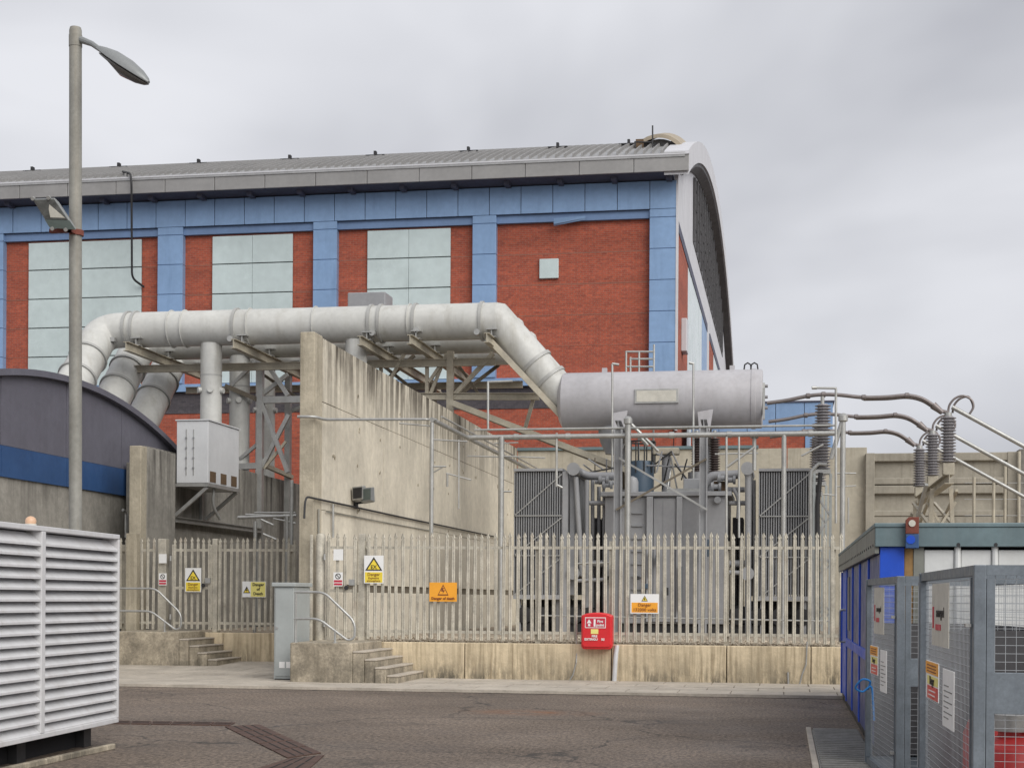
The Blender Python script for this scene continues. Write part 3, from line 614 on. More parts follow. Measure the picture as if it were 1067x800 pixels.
# ================================================================ SIGNS
class Sign:
    def __init__(s, label, a, b, c, d, Y, mat, name='warning_sign', cat='sign', group=None):
        p, q = atY(a, b, Y), atY(c, d, Y); s.x0, s.x1, s.z1, s.z0, s.Y = p.x, q.x, p.z, q.z, Y; s.l = 0
        s.t = T(name, label, cat, ((p.x+q.x)/2, Y, q.z), group)
        bx('plate', mat, s.t, s.x0, s.x1, Y, Y+.006, s.z0, s.z1)
    def P(s, u, v, l=1): return V((s.x0+(s.x1-s.x0)*u, s.Y-.0025*l, s.z1-(s.z1-s.z0)*v))
    def rect(s, u0, v0, u1, v1, mat, l=1, name='field'):
        a, b = s.P(u0, v0, l), s.P(u1, v1, l); return bx(name, mat, s.t, a.x, b.x, a.y, a.y+.002, a.z, b.z)
    def poly(s, uv, mat, l=2, name='symbol'): return MB().prism([s.P(u, v, l) for u, v in uv], (0, .002, 0)).build(name, mat, s.t)
    def tri(s, u, v0, v1, hw):      # yellow triangle with black border
        s.poly([(u, v0), (u-hw, v1), (u+hw, v1)], 'ink', 2, 'triangle'); h = v1-v0
        s.poly([(u, v0+.2*h), (u-hw*.74, v1-.085*h), (u+hw*.74, v1-.085*h)], 'sign_yellow', 3, 'triangle')
    def bolt(s, u, v0, v1, w, mat='ink'):
        h = v1-v0; s.poly([(u-.3*w, v0), (u+.2*w, v0), (u, v0+.38*h), (u+.45*w, v0+.38*h), (u-.1*w, v1), (u+.02*w, v0+.6*h), (u-.42*w, v0+.6*h)], mat, 4, 'bolt_symbol')
    def ring(s, u, v, r, mat, l=2):
        c = s.P(u, v, l); rr_ = r*(s.x1-s.x0); m = MB(); P = arc3(c, rr_, 0, 2*math.pi, 20, (1, 0, 0), (0, 0, 1)); Q = arc3(c, rr_*.75, 0, 2*math.pi, 20, (1, 0, 0), (0, 0, 1))
        for i in range(20): m.prism([P[i], P[i+1], Q[i+1], Q[i]], (0, .002, 0))
        m.bar(c+V((-.6, 0, .6))*rr_, c+V((.6, 0, -.6))*rr_, rr_*.22, .003, (0, 1, 0)); m.build('prohibition_ring', mat, s.t)
    def txt(s, st, u, v, size, mat='ink', fat=.0): return text(st, size*(s.z1-s.z0), s.P(u, v, 4), mat, s.t, fat=fat)
def ex(label, a, b, c, d, Y, my):
    s = Sign(label, a, b, c, d, Y, 'sign_white', group='explosive atmosphere signs'); s.rect(.05, .60, .95, .97, my); s.tri(.5, .05, .54, .44)
    s.txt('EX', .5, .42, .19, fat=.0015); s.txt('Danger', .5, .68, .155, 'ink_brown'); s.txt('Explosive', .5, .81, .105, 'ink_brown'); s.txt('atmosphere', .5, .91, .105, 'ink_brown')
ex('yellow EX Danger sign on the near fence, right of the gate', 379.5, 578.5, 399.5, 607.5, A1-.10, 'sign_yellow')
ex('yellow EX Danger sign on the far fence, right of the gate', 193, 591.5, 209.5, 616.5, A2-.10, 'sign_yellow')
s = Sign('orange Danger of death sign on the long fence', 447.5, 606.5, 476, 626.5, A1-.10, 'sign_orange')
s.poly([(.5, .1), (.30, .68), (.70, .68)], 'ink_brown', 2, 'triangle'); s.poly([(.5, .2), (.345, .62), (.655, .62)], 'sign_orange', 3, 'triangle'); s.bolt(.5, .28, .60, .16, 'ink_brown'); s.txt('Danger of death', .5, .84, .19, 'ink_brown', .002)
s = Sign('half white half yellow Danger of Death sign on the far fence', 252.5, 605.5, 277, 622, A2-.10, 'sign_white'); s.rect(.36, .03, .98, .97, 'sign_pale_yellow')
s.poly([(.19, .30), (.04, .74), (.34, .74)], 'ink', 2, 'triangle'); s.poly([(.19, .40), (.085, .69), (.295, .69)], 'sign_yellow', 3, 'triangle'); s.bolt(.19, .42, .70, .12)
for i, q in enumerate(('Danger', 'of', 'Death')): s.txt(q, .68, .2+.29*i, .26, fat=.002)
s = Sign('white and orange Danger 132000 volts sign on the long fence', 657, 618.5, 686.5, 639, A1-.10, 'sign_white'); s.rect(.04, .44, .96, .95, 'sign_orange')
s.tri(.5, .08, .37, .11); s.bolt(.5, .2, .36, .07); s.txt('Danger', .5, .56, .23, 'ink_brown'); s.txt('132000 volts', .5, .81, .23, 'ink_brown')
for g_, (pa, pb, pc, pd), (qa, qb, qc, qd), Y in (('near', (347.5, 572, 357.5, 583.5), (347.5, 596, 357, 610.5), A1-.08), ('far', (165.5, 577, 173.5, 586.5), (165.5, 597, 173.5, 609.5), A2-.08)):
    s = Sign('small blank white notice on the %s gate' % g_, pa, pb, pc, pd, Y, 'sign_white', 'notice', group='gate notices'); 
    s = Sign('small red and white no entry notice on the %s gate' % g_, qa, qb, qc, qd, Y, 'sign_white', 'prohibition_sign', group='gate notices'); s.ring(.5, .28, .30, 'ink'); s.rect(.05, .56, .95, .72, 'sign_red'); s.rect(.05, .78, .95, .93, 'sign_red')

# ================================================================ RED FIRE POINT BOX
fy = A1-.38
fbx = T('fire_extinguisher_box', 'bright red plastic fire extinguisher box hung on the long fence', 'fire box', (atY(621, 675, fy).x, fy, R1-.1))
a, b = atY(605.5, 676, fy), atY(638, 638, fy); cxm = (a.x+b.x)/2
prof = [(a.x, fy, a.z+.05), (a.x+.04, fy, a.z), (b.x-.04, fy, a.z), (b.x, fy, a.z+.05), (b.x, fy, b.z-.06)]+[(b.x+(a.x-b.x)*t, fy, b.z-.06+.06*math.sin(math.pi*t)**.6) for t in (.15, .3, .5, .7, .85)]+[(a.x, fy, b.z-.06)]
MB().prism(prof, (0, .30, 0)).build('body', 'red_box', fbx, bevel=.02)
pr2 = [(cxm+(p[0]-cxm)*.93, fy-.03, a.z+.04+(p[2]-a.z)*.93) for p in prof]
lid = MB().prism(pr2, (0, .032, 0)).build('lid', 'red_box', fbx, bevel=.018)
class FS(Sign):
    def __init__(s, t, x0, x1, z0, z1, Y): s.t, s.x0, s.x1, s.z0, s.z1, s.Y = t, x0, x1, z0, z1, Y
q = FS(fbx, a.x, b.x, a.z, b.z, fy-.033)
q.rect(.13, .13, .80, .42, 'sign_white', 1, 'label'); q.rect(.15, .15, .78, .40, 'sign_red', 2, 'label'); q.poly([(.26, .18), (.19, .29), (.34, .29)], 'sign_white', 3); q.rect(.23, .31, .30, .37, 'sign_white', 3, 'symbol'); q.rect(.41, .18, .47, .38, 'sign_white', 3, 'symbol')
q.txt('Fire', .62, .24, .10, 'sign_white', .002); q.txt('point', .62, .34, .10, 'sign_white', .002); q.rect(.32, .45, .56, .58, 'sign_pale_yellow', 1, 'label'); q.txt('FIRE', .44, .645, .085, 'sign_white', .002); q.txt('EXTINGU    RS', .44, .73, .085, 'sign_white', .002)
props(MB().tube(bend([atY(643, 672, FY1-.02), atY(641.5, 684, FY1-.06), atY(640, 712, FY1-.06)], .1), .045, 10).build('drain_pipe', 'pvc', smooth=True), 'short white plastic pipe down the low wall right of the red box', 'pipe')
props(MB().tube([atY(600, 640, A1-.1), atY(601, 672, A1-.1), atY(600.5, 690, FY1-.02), atY(597, 703, FY1-.02), atY(592, 711, FY1-.02)], .014, 6).build('cable', 'galv'), 'thin cable down the low wall left of the red box', 'cable')
props(MB().tube([atY(841, 668, FY1-.02), atY(840, 692, FY1-.02), atY(836, 702, FY1-.02), atY(833, 714, FY1-.02)], .016, 6).tube([atY(821, 700, FY1-.02), atY(821.5, 714, FY1-.02)], .02, 6).build('cable', 'galv'), 'thin pale cables at the right end of the low wall', 'cable')

# ================================================================ GREY DUCTS ON THE GANTRY
PY = [43.0, 45.4, 47.8]; PR = .52
pzc = atY(450, 336, PY[0]).z
xe = atY(519, 336, PY[0]).x                   # elbow of the front duct
tz = atY(700, 417, PY[0]).z; TR = 30.3/FPX*atY(700, 417, PY[0]).y/ray(700, 417).y
xt0, xt1 = atY(588, 417, PY[0]).x, atY(793.5, 417, PY[0]).x
bxs = [-20.1, -19.95, -19.85]
labs = ['long pale grey duct that slopes down to the tank, frontmost of the three ducts', 'shaded grey duct just behind the frontmost duct', 'rearmost shaded grey duct under the hall windows']
def ringset(d, X, Y, Z, r=.035, R=None):
    return MB().tube([(X-r, Y, Z), (X+r, Y, Z)], (R or PR)+.035, 28)
for k in range(3):
    Y = PY[k]; d = T('gas_duct', labs[k], 'pipe', (-14, Y, pzc-PR), 'three parallel grey ducts')
    bend_end = V((bxs[k], 39.4, atZ(0, 0, 1).z)); slope = 1.0; yend = Y-1.5
    while pzc-slope*(Y-yend) > bz(yend)-.35: yend -= .1
    P0 = V((bxs[k], Y, pzc)); P1 = V((bxs[k], yend, pzc-slope*(Y-yend)))
    if k == 0: pts = [(xe, Y, pzc)]
    else: pts = [(xe+.1, Y, pzc)]
    MB().tube(bend([P1, P0, pts[0]], .6, 8), PR, 28).build('run', 'pipe_white', d, smooth=True)
    dr = (P1-P0).normalized()
    for t in (1.35, 2.3): MB().tube([P0+dr*(t-.04), P0+dr*(t+.04)], PR+.05, 28).build('flange', 'pipe_joint', d, smooth=True)
    if k == 0:
        for px in (135, 143, 180, 194, 248, 262, 330, 388, 398, 428, 434, 503):
            X = atY(px, 340, Y).x; w_ = .04 if px in (135, 143, 388, 398, 248, 434, 503) else .012
            ringset(d, X, Y, pzc, w_, PR+(.012 if w_ > .02 else .006)).build('joint_ring', 'pipe_joint' if w_ > .02 else 'pipe_white', d, smooth=True)
        # elbow and sloping leg into the tank
        ct = V((xt0+.25, Y, tz)); c0 = V((xe, Y, pzc))
        dn = (V((xt0, Y, tz+.02))-c0).normalized()
        MB().tube([c0-V((.02, 0, 0)), c0+V((.0, 0, 0)), V((xt0-.12, Y, tz+.25)), V((xt0+.2, Y, tz+.02))], PR-.003, 28).build('sloping_leg', 'pipe_white', d, smooth=True)
        e = c0; dd = (V((xt0-.12, Y, tz+.25))-e).normalized(); ln = (V((xt0-.12, Y, tz+.25))-e).length
        for t in (.60, .82): MB().tube([e+dd*(ln*t-.05), e+dd*(ln*t+.05)], PR+.03, 28).build('flange', 'pipe_joint', d, smooth=True)
        for px, py in ((388, 347), (434, 344), (497, 346), (240, 353)):
            c = atY(px, py, Y-PR-.02); MB().cyl(c+V((0, -.06, 0)), c+V((0, .16, 0)), .085, n=14).build('trunnion', 'galv', d, smooth=True)
        for px, py in ((118, 354),): c = atY(px, py, Y-.45); MB().box(c.x-.08, c.x+.08, c.y-.1, c.y+.1, c.z-.06, c.z+.06).build('lug', 'galv', d)
    else: MB().lathe((xe+.1, Y, pzc), (1, 0, 0), [(-.05, PR-.01), (.08, PR-.01), (.2, PR*.8), (.26, PR*.4), (.28, 0)], 28).build('end_cap', 'pipe_white', d, smooth=True)
# equipment box on the ducts
ex_ = atY(366, 312, 45.4); ey_ = atY(405, 306.5, 45.4)
props(MB().box(ex_.x, ey_.x, 45.0, 45.9, pzc+PR-.05, ey_.z).build('equipment_box', 'trafo_grey', bevel=.03), 'grey equipment box sitting on the ducts below a green window panel', 'box')
# round columns under the ducts
for px, k, lb in ((220, 0, 'frontmost round white column behind the white wall box'), (220, 1, 'middle round white column under the ducts'), (220, 2, 'rearmost round white column beside the lattice trestle'), (371, 0, 'round white column top showing over the tall wall')):
    X = atY(px, 400, PY[0]).x; c = T('duct_column', lb, 'column', (X, PY[k], YARD), 'round columns under the ducts')
    MB().cyl((X, PY[k], YARD-.05), (X, PY[k], pzc-PR+.06), .315, n=24).build('shaft', 'pipe_white', c, smooth=True)
    MB().cyl((X, PY[k], pzc-1.42), (X, PY[k], pzc-1.38), .32, n=24).build('weld_ring', 'pipe_joint', c, smooth=True)
    for a_ in (-.9, .3, 1.5): MB().cyl((X, PY[k], pzc-1.85), (X+.4*math.sin(a_), PY[k]-.4*math.cos(a_), pzc-1.85), .09, n=12).build('lug', 'pipe_white', c, smooth=True)

# ================================================================ STEEL GANTRY
ga = T('steel_gantry', 'tan steel lattice gantry carrying the grey ducts over the tall wall', 'gantry', (-10, 44, YARD))
zbm = pzc-PR-.17
def yb(px, y1, m='steel_tan'):
    X = atY(px, 352, 41.7).x; MB().ibeam((X, 41.7, zbm), (X, y1, zbm), .16, .26).build('cross_beam', m, ga)
    for Y in PY:
        s_ = MB().box(X-.13, X+.13, Y-.62, Y-.42, zbm+.13, zbm+.15).box(X-.015, X+.015, Y-.60, Y-.44, zbm+.15, zbm+.34).box(X-.15, X+.15, Y-.64, Y-.40, zbm+.34, zbm+.37).build('saddle', 'galv', ga)
for px, y1 in ((131, 48.6), (243, 49.5), (375, 52), (427, 49.5), (507, 49.5)): yb(px, y1)
jt = [0]
def mem(a, b, w=.1, nm='brace', m='steel_tan', Y=44.1, Y2=None): jt[0] += 1; MB().bar(atY(*a, Y+.037*(jt[0] % 5)), atY(*b, (Y2 or Y)+.037*(jt[0] % 5)), w).build(nm, m, ga)
X0, X1 = atY(131, 367, 44.1).x, atY(516, 367, 44.1).x
for Y in (44.1, 48.9): MB().ibeam((X0, Y, zbm-.3), (X1, Y, zbm-.3), .14, .22).build('longitudinal_beam', 'steel_tan', ga)
MB().ibeam(atY(360, 413, 44.1), atY(562, 413, 44.1), .14, .2).build('bottom_chord', 'steel_tan', ga)
MB().box(*(lambda p, q: (p.x-.1, p.x+.1, 44.02, 44.18, YARD, q.z))(atY(469, 440, 44.1), atY(469, 366, 44.1))).build('post', 'steel_tan', ga)
mem((514, 368), (471, 414), .12); mem((466, 370), (447, 398), .09); mem((445, 368), (445, 412), .1, 'post'); mem((465, 369), (448, 412), .09)
mem((472, 372), (500, 412), .08, m='steel_dark', Y=46.5); mem((398, 380), (440, 413), .1, m='steel_dark', Y=46.5); mem((400, 398), (432, 370), .1, m='steel_dark', Y=46.5); mem((520, 380), (478, 412), .1, m='steel_dark', Y=48)
mem((397, 365), (397, 413), .1, 'post'); mem((421, 369), (399, 410), .09)
mem((470, 419), (652, 489), .16, 'raking_beam', Y=43.6, Y2=42.6); mem((470, 421.5), (648, 491), .09, 'raking_beam', 'steel_dark', Y=44, Y2=43)
mem((557, 412), (547, 447), .10); mem((508, 352), (592, 441), .16, 'raking_beam', Y=42.3, Y2=42.5); mem((523, 362), (590, 428), .08, 'raking_beam', 'steel_dark', Y=42.9)
MB().box(atY(452, 400, 48.9).x-.08, atY(452, 400, 48.9).x+.08, 48.8, 49.0, YARD, zbm-.3).build('post', 'steel_dark', ga)
# trestle near the wall box
tr = T('lattice_trestle', 'pale braced steel trestle between the round columns and the tall wall', 'trestle', (-15, 46, YARD))
def tm(a, b, w=.12, Y=45.0, Y2=None, nm='brace', m='galv'): jt[0] += 1; MB().bar(atY(*a, Y+.041*(jt[0] % 5)), atY(*b, (Y2 or Y)+.041*(jt[0] % 5)), w).build(nm, m, tr)
p = atY(271, 480, 45); MB().box(p.x-.09, p.x+.09, 44.9, 45.1, YARD, atY(271, 371, 45).z).build('post', 'galv', tr)
p = atY(300, 480, 47); MB().box(p.x-.09, p.x+.09, 46.9, 47.1, YARD, atY(300, 384, 47).z).build('post', 'galv', tr)
tm((272, 417), (322, 416), .2, nm='chord'); tm((274, 373), (300, 412)); tm((269, 374), (241, 402), .1); tm((272, 412), (300, 390)); tm((273, 420), (300, 492)); tm((301, 432), (272, 488)); tm((235, 402), (268, 416), .14, m='steel_dark'); tm((268, 463), (250, 478), .1)
tm((300, 430), (318, 422), .1, 47); tm((250, 486), (271, 485), .18, nm='chord'); tm((274, 484), (304, 497), .12, 45, 47, m='steel_tan'); tm((298, 460), (275, 488), .08, m='steel_tan'); tm((271, 388), (318, 420), .09, 46.4, m='steel_dark')

# ================================================================ WHITE TANK ABOVE THE TRANSFORMER
tk = T('horizontal_tank', 'large horizontal pale grey cylindrical tank on posts above the transformer', 'tank', ((xt0+xt1)/2, PY[0], tz-TR))
Yt = PY[0]
MB().lathe((xt0, Yt, tz), (1, 0, 0), [(-.12, TR*.72), (0, TR*.99), (.02, TR), (xt1-xt0-.28, TR), (xt1-xt0-.27, TR+.02), (xt1-xt0-.16, TR+.02), (xt1-xt0-.15, TR), (xt1-xt0, TR), (xt1-xt0+.03, TR-.04)], 48).build('shell', 'tank_grey', tk, smooth=True)
MB().cyl((xt1+.03, Yt, tz), (xt1+.09, Yt, tz), TR*.55, n=24).build('end_flange', 'pipe_joint', tk, smooth=True)
for dz in (.35, .05, -.25): MB().cyl((xt1+.09, Yt, tz+dz), (xt1+.17, Yt, tz+dz), .045, n=12).build('terminal', 'insulator', tk, smooth=True)
MB().box(xt1+.05, xt1+.1, Yt-.75, Yt-.6, tz-.65, tz+.2).build('end_bracket', 'galv', tk)
a, b = atY(661, 420.5, Yt-TR-.02), atY(707, 404.5, Yt-TR-.02)
MB().box(a.x, b.x, Yt-TR-.03, Yt-TR+.14, a.z, b.z).build('name_plate', 'galv', tk, bevel=.01); MB().box(a.x+.06, b.x-.06, Yt-TR-.036, Yt-TR-.031, a.z+.05, b.z-.05).build('plate_face', 'plate_pale', tk)
for px in (630, 763): c = atY(px, 388, Yt); MB().box(c.x-.07, c.x+.07, Yt-.06, Yt+.06, tz+TR-.05, tz+TR+.12).build('lifting_lug', 'tank_grey', tk)
for px in (779, 786): c = atY(px, 386, Yt); MB().tube([(c.x-.1, Yt, tz+TR-.02), (c.x-.08, Yt, tz+TR+.14), (c.x, Yt, tz+TR+.19), (c.x+.08, Yt, tz+TR+.14), (c.x+.1, Yt, tz+TR-.02)], .022, 8).build('cable_loop', 'black_iron', tk, smooth=True)
MB().lathe((atY(639, 445, Yt).x, Yt, tz-TR+.1), (0, 0, -1), [(0, .42), (.25, .42), (.45, .36), (.75, .22), (.78, .22)], 24).build('bottom_cone', 'trafo_grey', tk, smooth=True)
for px in (644, 733):     # saddles and posts
    X = atY(px, 500, 42.0).x; MB().prism([(X-.17, 41.95, tz-TR+.35), (X+.25, 41.95, tz-TR+.42), (X+.13, 41.95, tz-TR-.35), (X-.10, 41.95, tz-TR-.35)], (0, .12, 0)).build('saddle', 'tank_grey', tk)
    XF = atY(px, 500, 39.4).x; zf = tz-TR-.35
    MB().box(XF-.10, XF-.07, 39.3, 39.5, YARD-.05, zf).box(XF+.07, XF+.10, 39.3, 39.5, YARD-.05, zf).box(XF-.07, XF+.07, 39.38, 39.42, YARD-.05, zf).build('post', 'trafo_light', tk)
    MB().ibeam((XF, 39.3, zf+.1), (X, 44.0, zf+.1), .16, .2).build('saddle_beam', 'trafo_grey', tk)
    MB().box(X-.12, X+.12, 43.9, 44.1, YARD, tz-TR+.2).build('post', 'trafo_grey', tk)
    MB().bar((X, 42, tz-TR-.5), (X, 44, tz-TR-1.6), .1).build('brace', 'steel_dark', tk)
MB().bar(atY(645, 477, 39.22), atY(737, 531, 39.22), .05).build('cross_brace', 'galv', tk); MB().bar(atY(642, 531, 39.28), atY(736, 478, 39.28), .05).build('cross_brace', 'steel_dark', tk)
# walkway guard behind the tank
gr = T('guard_rail', 'small pale ladder guard standing up behind the white tank', 'rail', (atY(668, 387, 45).x, 45, tz))
for y_, xx in ((366.5, (652, 682)), (374, (656, 680)), (382, (652, 681))): MB().cyl(atY(xx[0], y_, 45), atY(xx[1], y_, 45), .03, n=8).build('bar', 'galv', gr)
for px, t_ in ((652.5, 366), (657, 372), (666, 366), (681.5, 359)): p = atY(px, t_, 45); MB().cyl((p.x, 45, YARD), p, .03, n=8).build('bar', 'galv', gr)

# ================================================================ TRANSFORMER
TY = 40.0
tf = T('power_transformer', 'large grey power transformer with finned radiators on both sides behind the fence', 'transformer', (-3, TY+1, YARD))
x0, x1 = atY(630, 560, TY).x, atY(758, 560, TY).x; zt_ = atY(700, 517, TY).z
bx('tank', 'trafo_grey', tf, x0, x1, TY, TY+2.6, YARD+.25, zt_, bevel=.02); bx('lid', 'trafo_light', tf, x0-.1, x1+.1, TY-.12, TY+2.7, zt_+.003, zt_+.12, bevel=.015); bx('skid', 'black_iron', tf, x0-.2, x1+.2, TY+.1, TY+2.5, YARD-.05, YARD+.24)
for a, b in ((674, 680.5), (705, 711)): bx('stiffener', 'trafo_light', tf, atY(a, 560, TY).x, atY(b, 560, TY).x, TY-.14, TY-.003, YARD+.3, zt_-.01, bevel=.01)
bx('centre_panel', 'trafo_grey', tf, atY(681, 560, TY).x, atY(704.5, 560, TY).x, TY-.05, TY-.004, YARD+.3, zt_-.06, bevel=.01)
bx('panel_seam', 'fin_grey', tf, atY(691, 560, TY).x-.012, atY(691, 560, TY).x+.012, TY-.06, TY-.051, YARD+.4, zt_-.1)
for i in range(9): z = zt_-.45-i*.33; bx('rung', 'fin_grey', tf, atY(658.5, 560, TY).x, atY(669.5, 560, TY).x, TY-.05, TY-.004, z, z+.035)
for a, b, c, d, m in ((684, 578, 688, 586, 'trafo_blue'), (677, 575, 680, 600, 'trafo_blue'), (707, 590, 711, 635, 'trafo_blue'), (640, 590, 644, 605, 'trafo_blue'), (694, 612, 697, 620, 'black_iron'), (672, 608, 676, 613, 'trafo_blue'), (735, 562, 739, 580, 'trafo_blue'), (632, 600, 640, 604, 'black_iron'), (662, 600, 667, 604, 'black_iron')):
    p, q = atY(a, b, TY), atY(c, d, TY); bx('control_box', m, tf, p.x, q.x, TY-.26, TY-.145, q.z, p.z, bevel=.01)
for px in (654, 748): c = atY(px, 521, TY); MB().cyl((c.x, TY-.16, c.z), (c.x, TY, c.z), .09, n=12).build('lifting_eye', 'fin_grey', tf, smooth=True)
def radiator(pa, pb, mirror):
    xa, xb = atY(pa, 550, TY).x, atY(pb, 550, TY).x; z1 = atY(pa, 491, TY).z; z0 = 1.75
    r = bx('radiator_header', 'trafo_light', tf, xa-.02, xb+.02, TY-.05, TY+2.7, z1, z1+.07)
    f = MB(); n = 20
    for i in range(n+1):
        x = xa+(xb-xa)*i/n; f.box(x-.016, x+.016, TY, TY+2.6, z0, z1-.02)
    f.build('fins', 'fin_grey', r, kind='stuff')
    bx('back_plate', 'louvre_dark', r, xa, xb, TY+.09, TY+2.55, z0+.05, z1-.03)
    bx('bottom_header', 'trafo_light', tf, xa-.02, xb+.02, TY-.03, TY+2.65, z0-.12, z0-.005)
    xs_ = xb+.08 if not mirror else xa-.08
    if not mirror: bx('corner_post', 'trafo_light', tf, xb+.02, xb+.16, TY-.06, TY+.1, YARD, z1-.02)
    g_ = MB()
    for i in range(9): g_.box(xb+.2 if not mirror else xa-.32, xb+.32 if not mirror else xa-.2, TY+.1+i*.28, TY+.14+i*.28, z0, z1-.05)
    g_.build('side_fins', 'fin_grey', tf, kind='stuff')
    H = z1-z0; zm = z1-H*.33
    for a, b in (((xa, zm-.10), (xb, z1-.08)), ((xa, zm-.10), (xb, zm-.10)), ((xa, zm-1.15), (xb, zm-.15)), ((xa, zm-1.15), (xb, zm-1.15)), ((xa, zm-2.2), (xb, zm-1.2))):
        if a[1] > z0-.1: MB().bar((a[0], TY-.03, a[1]), (b[0], TY-.03, b[1]), .03, .012, (0, 1, 0)).build('tie_bar', 'galv', r)
    for z in (z0-.12, ): 
        for x in (xa+.1, xb-.1):
            for y in (TY+.2, TY+2.3): MB().box(x-.06, x+.06, y-.06, y+.06, YARD-.05, z).build('leg', 'trafo_grey', tf)
for a_, b_ in ((536, 600), (775, 843)): bx('dark_filler', 'black_iron', tf, atY(a_, 600, TY).x, atY(b_, 600, TY).x, TY+1.2, TY+2.4, YARD-.04, 1.62)  # black boxes added to darken the space under the radiators
radiator(536, 585.5, False); radiator(791, 842.5, True)
def fl(px, py, r=.17, Y=TY-.1, nm='flange_cap'):
    c = atY(px, py, Y); MB().cyl((c.x, Y-.04, c.z), (c.x, Y+.04, c.z), r, n=20).cyl((c.x, Y+.04, c.z), (c.x, TY+2.5, c.z), r*.78, n=18).build(nm, 'trafo_light', tf, smooth=True)
for q in ((597.5, 488.5), (779, 488), (597.5, 597), (779, 597.5)): fl(*q)
def tp(pts, r, Y=TY+.3, m='trafo_grey', nm='pipe'): MB().tube(bend([atY(*(p[:2]), p[2] if len(p) > 2 else Y) for p in pts], .25), r, 14).build(nm, m, tf, smooth=True)
tp([(601, 490), (612, 496), (642, 496)], .11, TY+.9); tp([(600, 497), (606.5, 600)], .068, TY, 'trafo_light'); tp([(611.5, 500), (611.5, 655)], .062, TY+.2, 'trafo_light'); tp([(617.5, 500), (617.5, 655)], .05, TY+.6); tp([(624, 507), (624, 620)], .05, TY+.8); tp([(629, 507), (629, 655)], .035, TY+.5); tp([(612, 524), (634, 524)], .06, TY+.3)
tp([(620, 502), (640, 503)], .055, TY+.5); tp([(771, 494), (740, 496), (734, 506)], .12, TY+.9); tp([(779.5, 493), (779.5, 660)], .08, TY, 'trafo_light'); tp([(786, 500), (786, 660)], .04, TY+.4); tp([(760, 524), (778, 524)], .06, TY+.3); tp([(758, 510), (776, 510)], .07, TY+.5); tp([(764, 508), (770, 520), (769, 540)], .05, TY+.2)
tp([(604, 587), (636, 587)], .09, TY+.3); tp([(756, 587), (776, 587)], .09, TY+.3); tp([(757, 596), (778, 597)], .06, TY-.05); tp([(541, 600), (596, 599)], .07, TY+.3, 'fin_grey'); tp([(640, 603), (600, 605)], .05, TY-.2)
for px in (622, 630, 766, 772): p = atY(px, 540, TY+1.2); bx('cooler_duct', 'louvre_dark', tf, p.x-.06, p.x+.06, TY+1, TY+2.2, YARD+.3, zt_-.5)
for (px, py) in ((632, 505), (745, 507), (760, 500), (628, 500), (752, 498)): c = atY(px, py, TY+.4); MB().lathe((c.x-.12, TY+.4, c.z), (1, 0, 0), [(0, .06), (.02, .12), (.08, .12), (.1, .07), (.2, .07), (.22, .11), (.28, .11)], 14).build('valve', 'fin_grey', tf, smooth=True)
# blue drum with cage, turrets and bushings on the lid
c = atY(668, 512, TY+1.5); zl = zt_+.12
MB().lathe((c.x, TY+1.5, zl), (0, 0, 1), [(0, .34), (.85, .34), (.93, .30), (.95, .1)], 24).build('blue_drum', 'trafo_blue', tf, smooth=True)
MB().lathe((atY(659, 500, TY+.5).x, TY+.5, zl), (0, 0, 1), [(0, .16), (.3, .16), (.4, .12), (.45, .03)], 18).build('relief_valve', 'trafo_light', tf, smooth=True)
for i in range(10): a_ = i*math.pi/5; MB().cyl((c.x+.37*math.cos(a_), TY+1.5+.37*math.sin(a_), zl+.6), (c.x+.37*math.cos(a_), TY+1.5+.37*math.sin(a_), zl+1.45), .02, n=6).build('cage_bar', 'black_iron', tf)
MB().tube(arc3((c.x, TY+1.5, zl+1.45), .37, 0, 2*math.pi, 20, (1, 0, 0), (0, 1, 0)), .025, 6).build('cage_ring', 'black_iron', tf)
cc = atY(694, 512, TY+1.6); MB().cyl((cc.x, TY+1.6, zl), (cc.x, TY+1.6, atY(692, 470, TY+1.6).z), .12, n=14).build('turret', 'trafo_grey', tf, smooth=True)
MB().box(cc.x-.35, cc.x+.35, TY+1.4, TY+1.8, atY(692, 474, TY+1.6).z, atY(692, 467, TY+1.6).z).build('turret_head', 'steel_tan', tf, bevel=.03)
for px, Y in ((726, TY+1.9), (744.5, TY+2.2)):
    b0 = atY(px, 492, Y); t0 = atY(px, 456, Y); n = 14; pr_ = []
    for i in range(n): h = (t0.z-b0.z)/n; pr_ += [(i*h, .09), (i*h+.35*h, .155), (i*h+.55*h, .155), (i*h+.8*h, .09)]
    MB().lathe((b0.x, Y, b0.z), (0, 0, 1), pr_, 16).build('bushing', 'insulator_brown', tf, smooth=False)
    MB().cyl((b0.x, Y, zl-.02), (b0.x, Y, b0.z), .24, n=18).build('turret', 'trafo_grey', tf, smooth=True); MB().cyl((b0.x, Y, t0.z), (b0.x, Y, t0.z+.2), .05, n=10).build('terminal', 'galv', tf)
rl = random.Random(5)
for a, b in (((655, 505), (700, 470)), ((700, 470), (716, 505)), ((697, 478), (690, 510)), ((699, 476), (706, 512)), ((703, 483), (722, 507)), ((690, 486), (722, 486)), ((679, 470), (692, 476)), ((700, 484), (695, 512)), ((710, 500), (716, 478)), ((684, 492), (690, 470)), ((650, 485), (690, 485)), ((613, 478), (630, 490)), ((608, 484), (616, 490)), ((620, 477), (620, 492)), ((632, 478), (632, 492)), ((614, 492), (642, 487)), ((655, 470), (655, 508))):
    MB().cyl(atY(*a, TY+1.2+rl.uniform(-.3, .3)), atY(*b, TY+1.2+rl.uniform(-.3, .3)), .022, n=6).build('small_pipe', rl.choice(['black_iron', 'trafo_grey', 'steel_dark', 'galv']), tf)
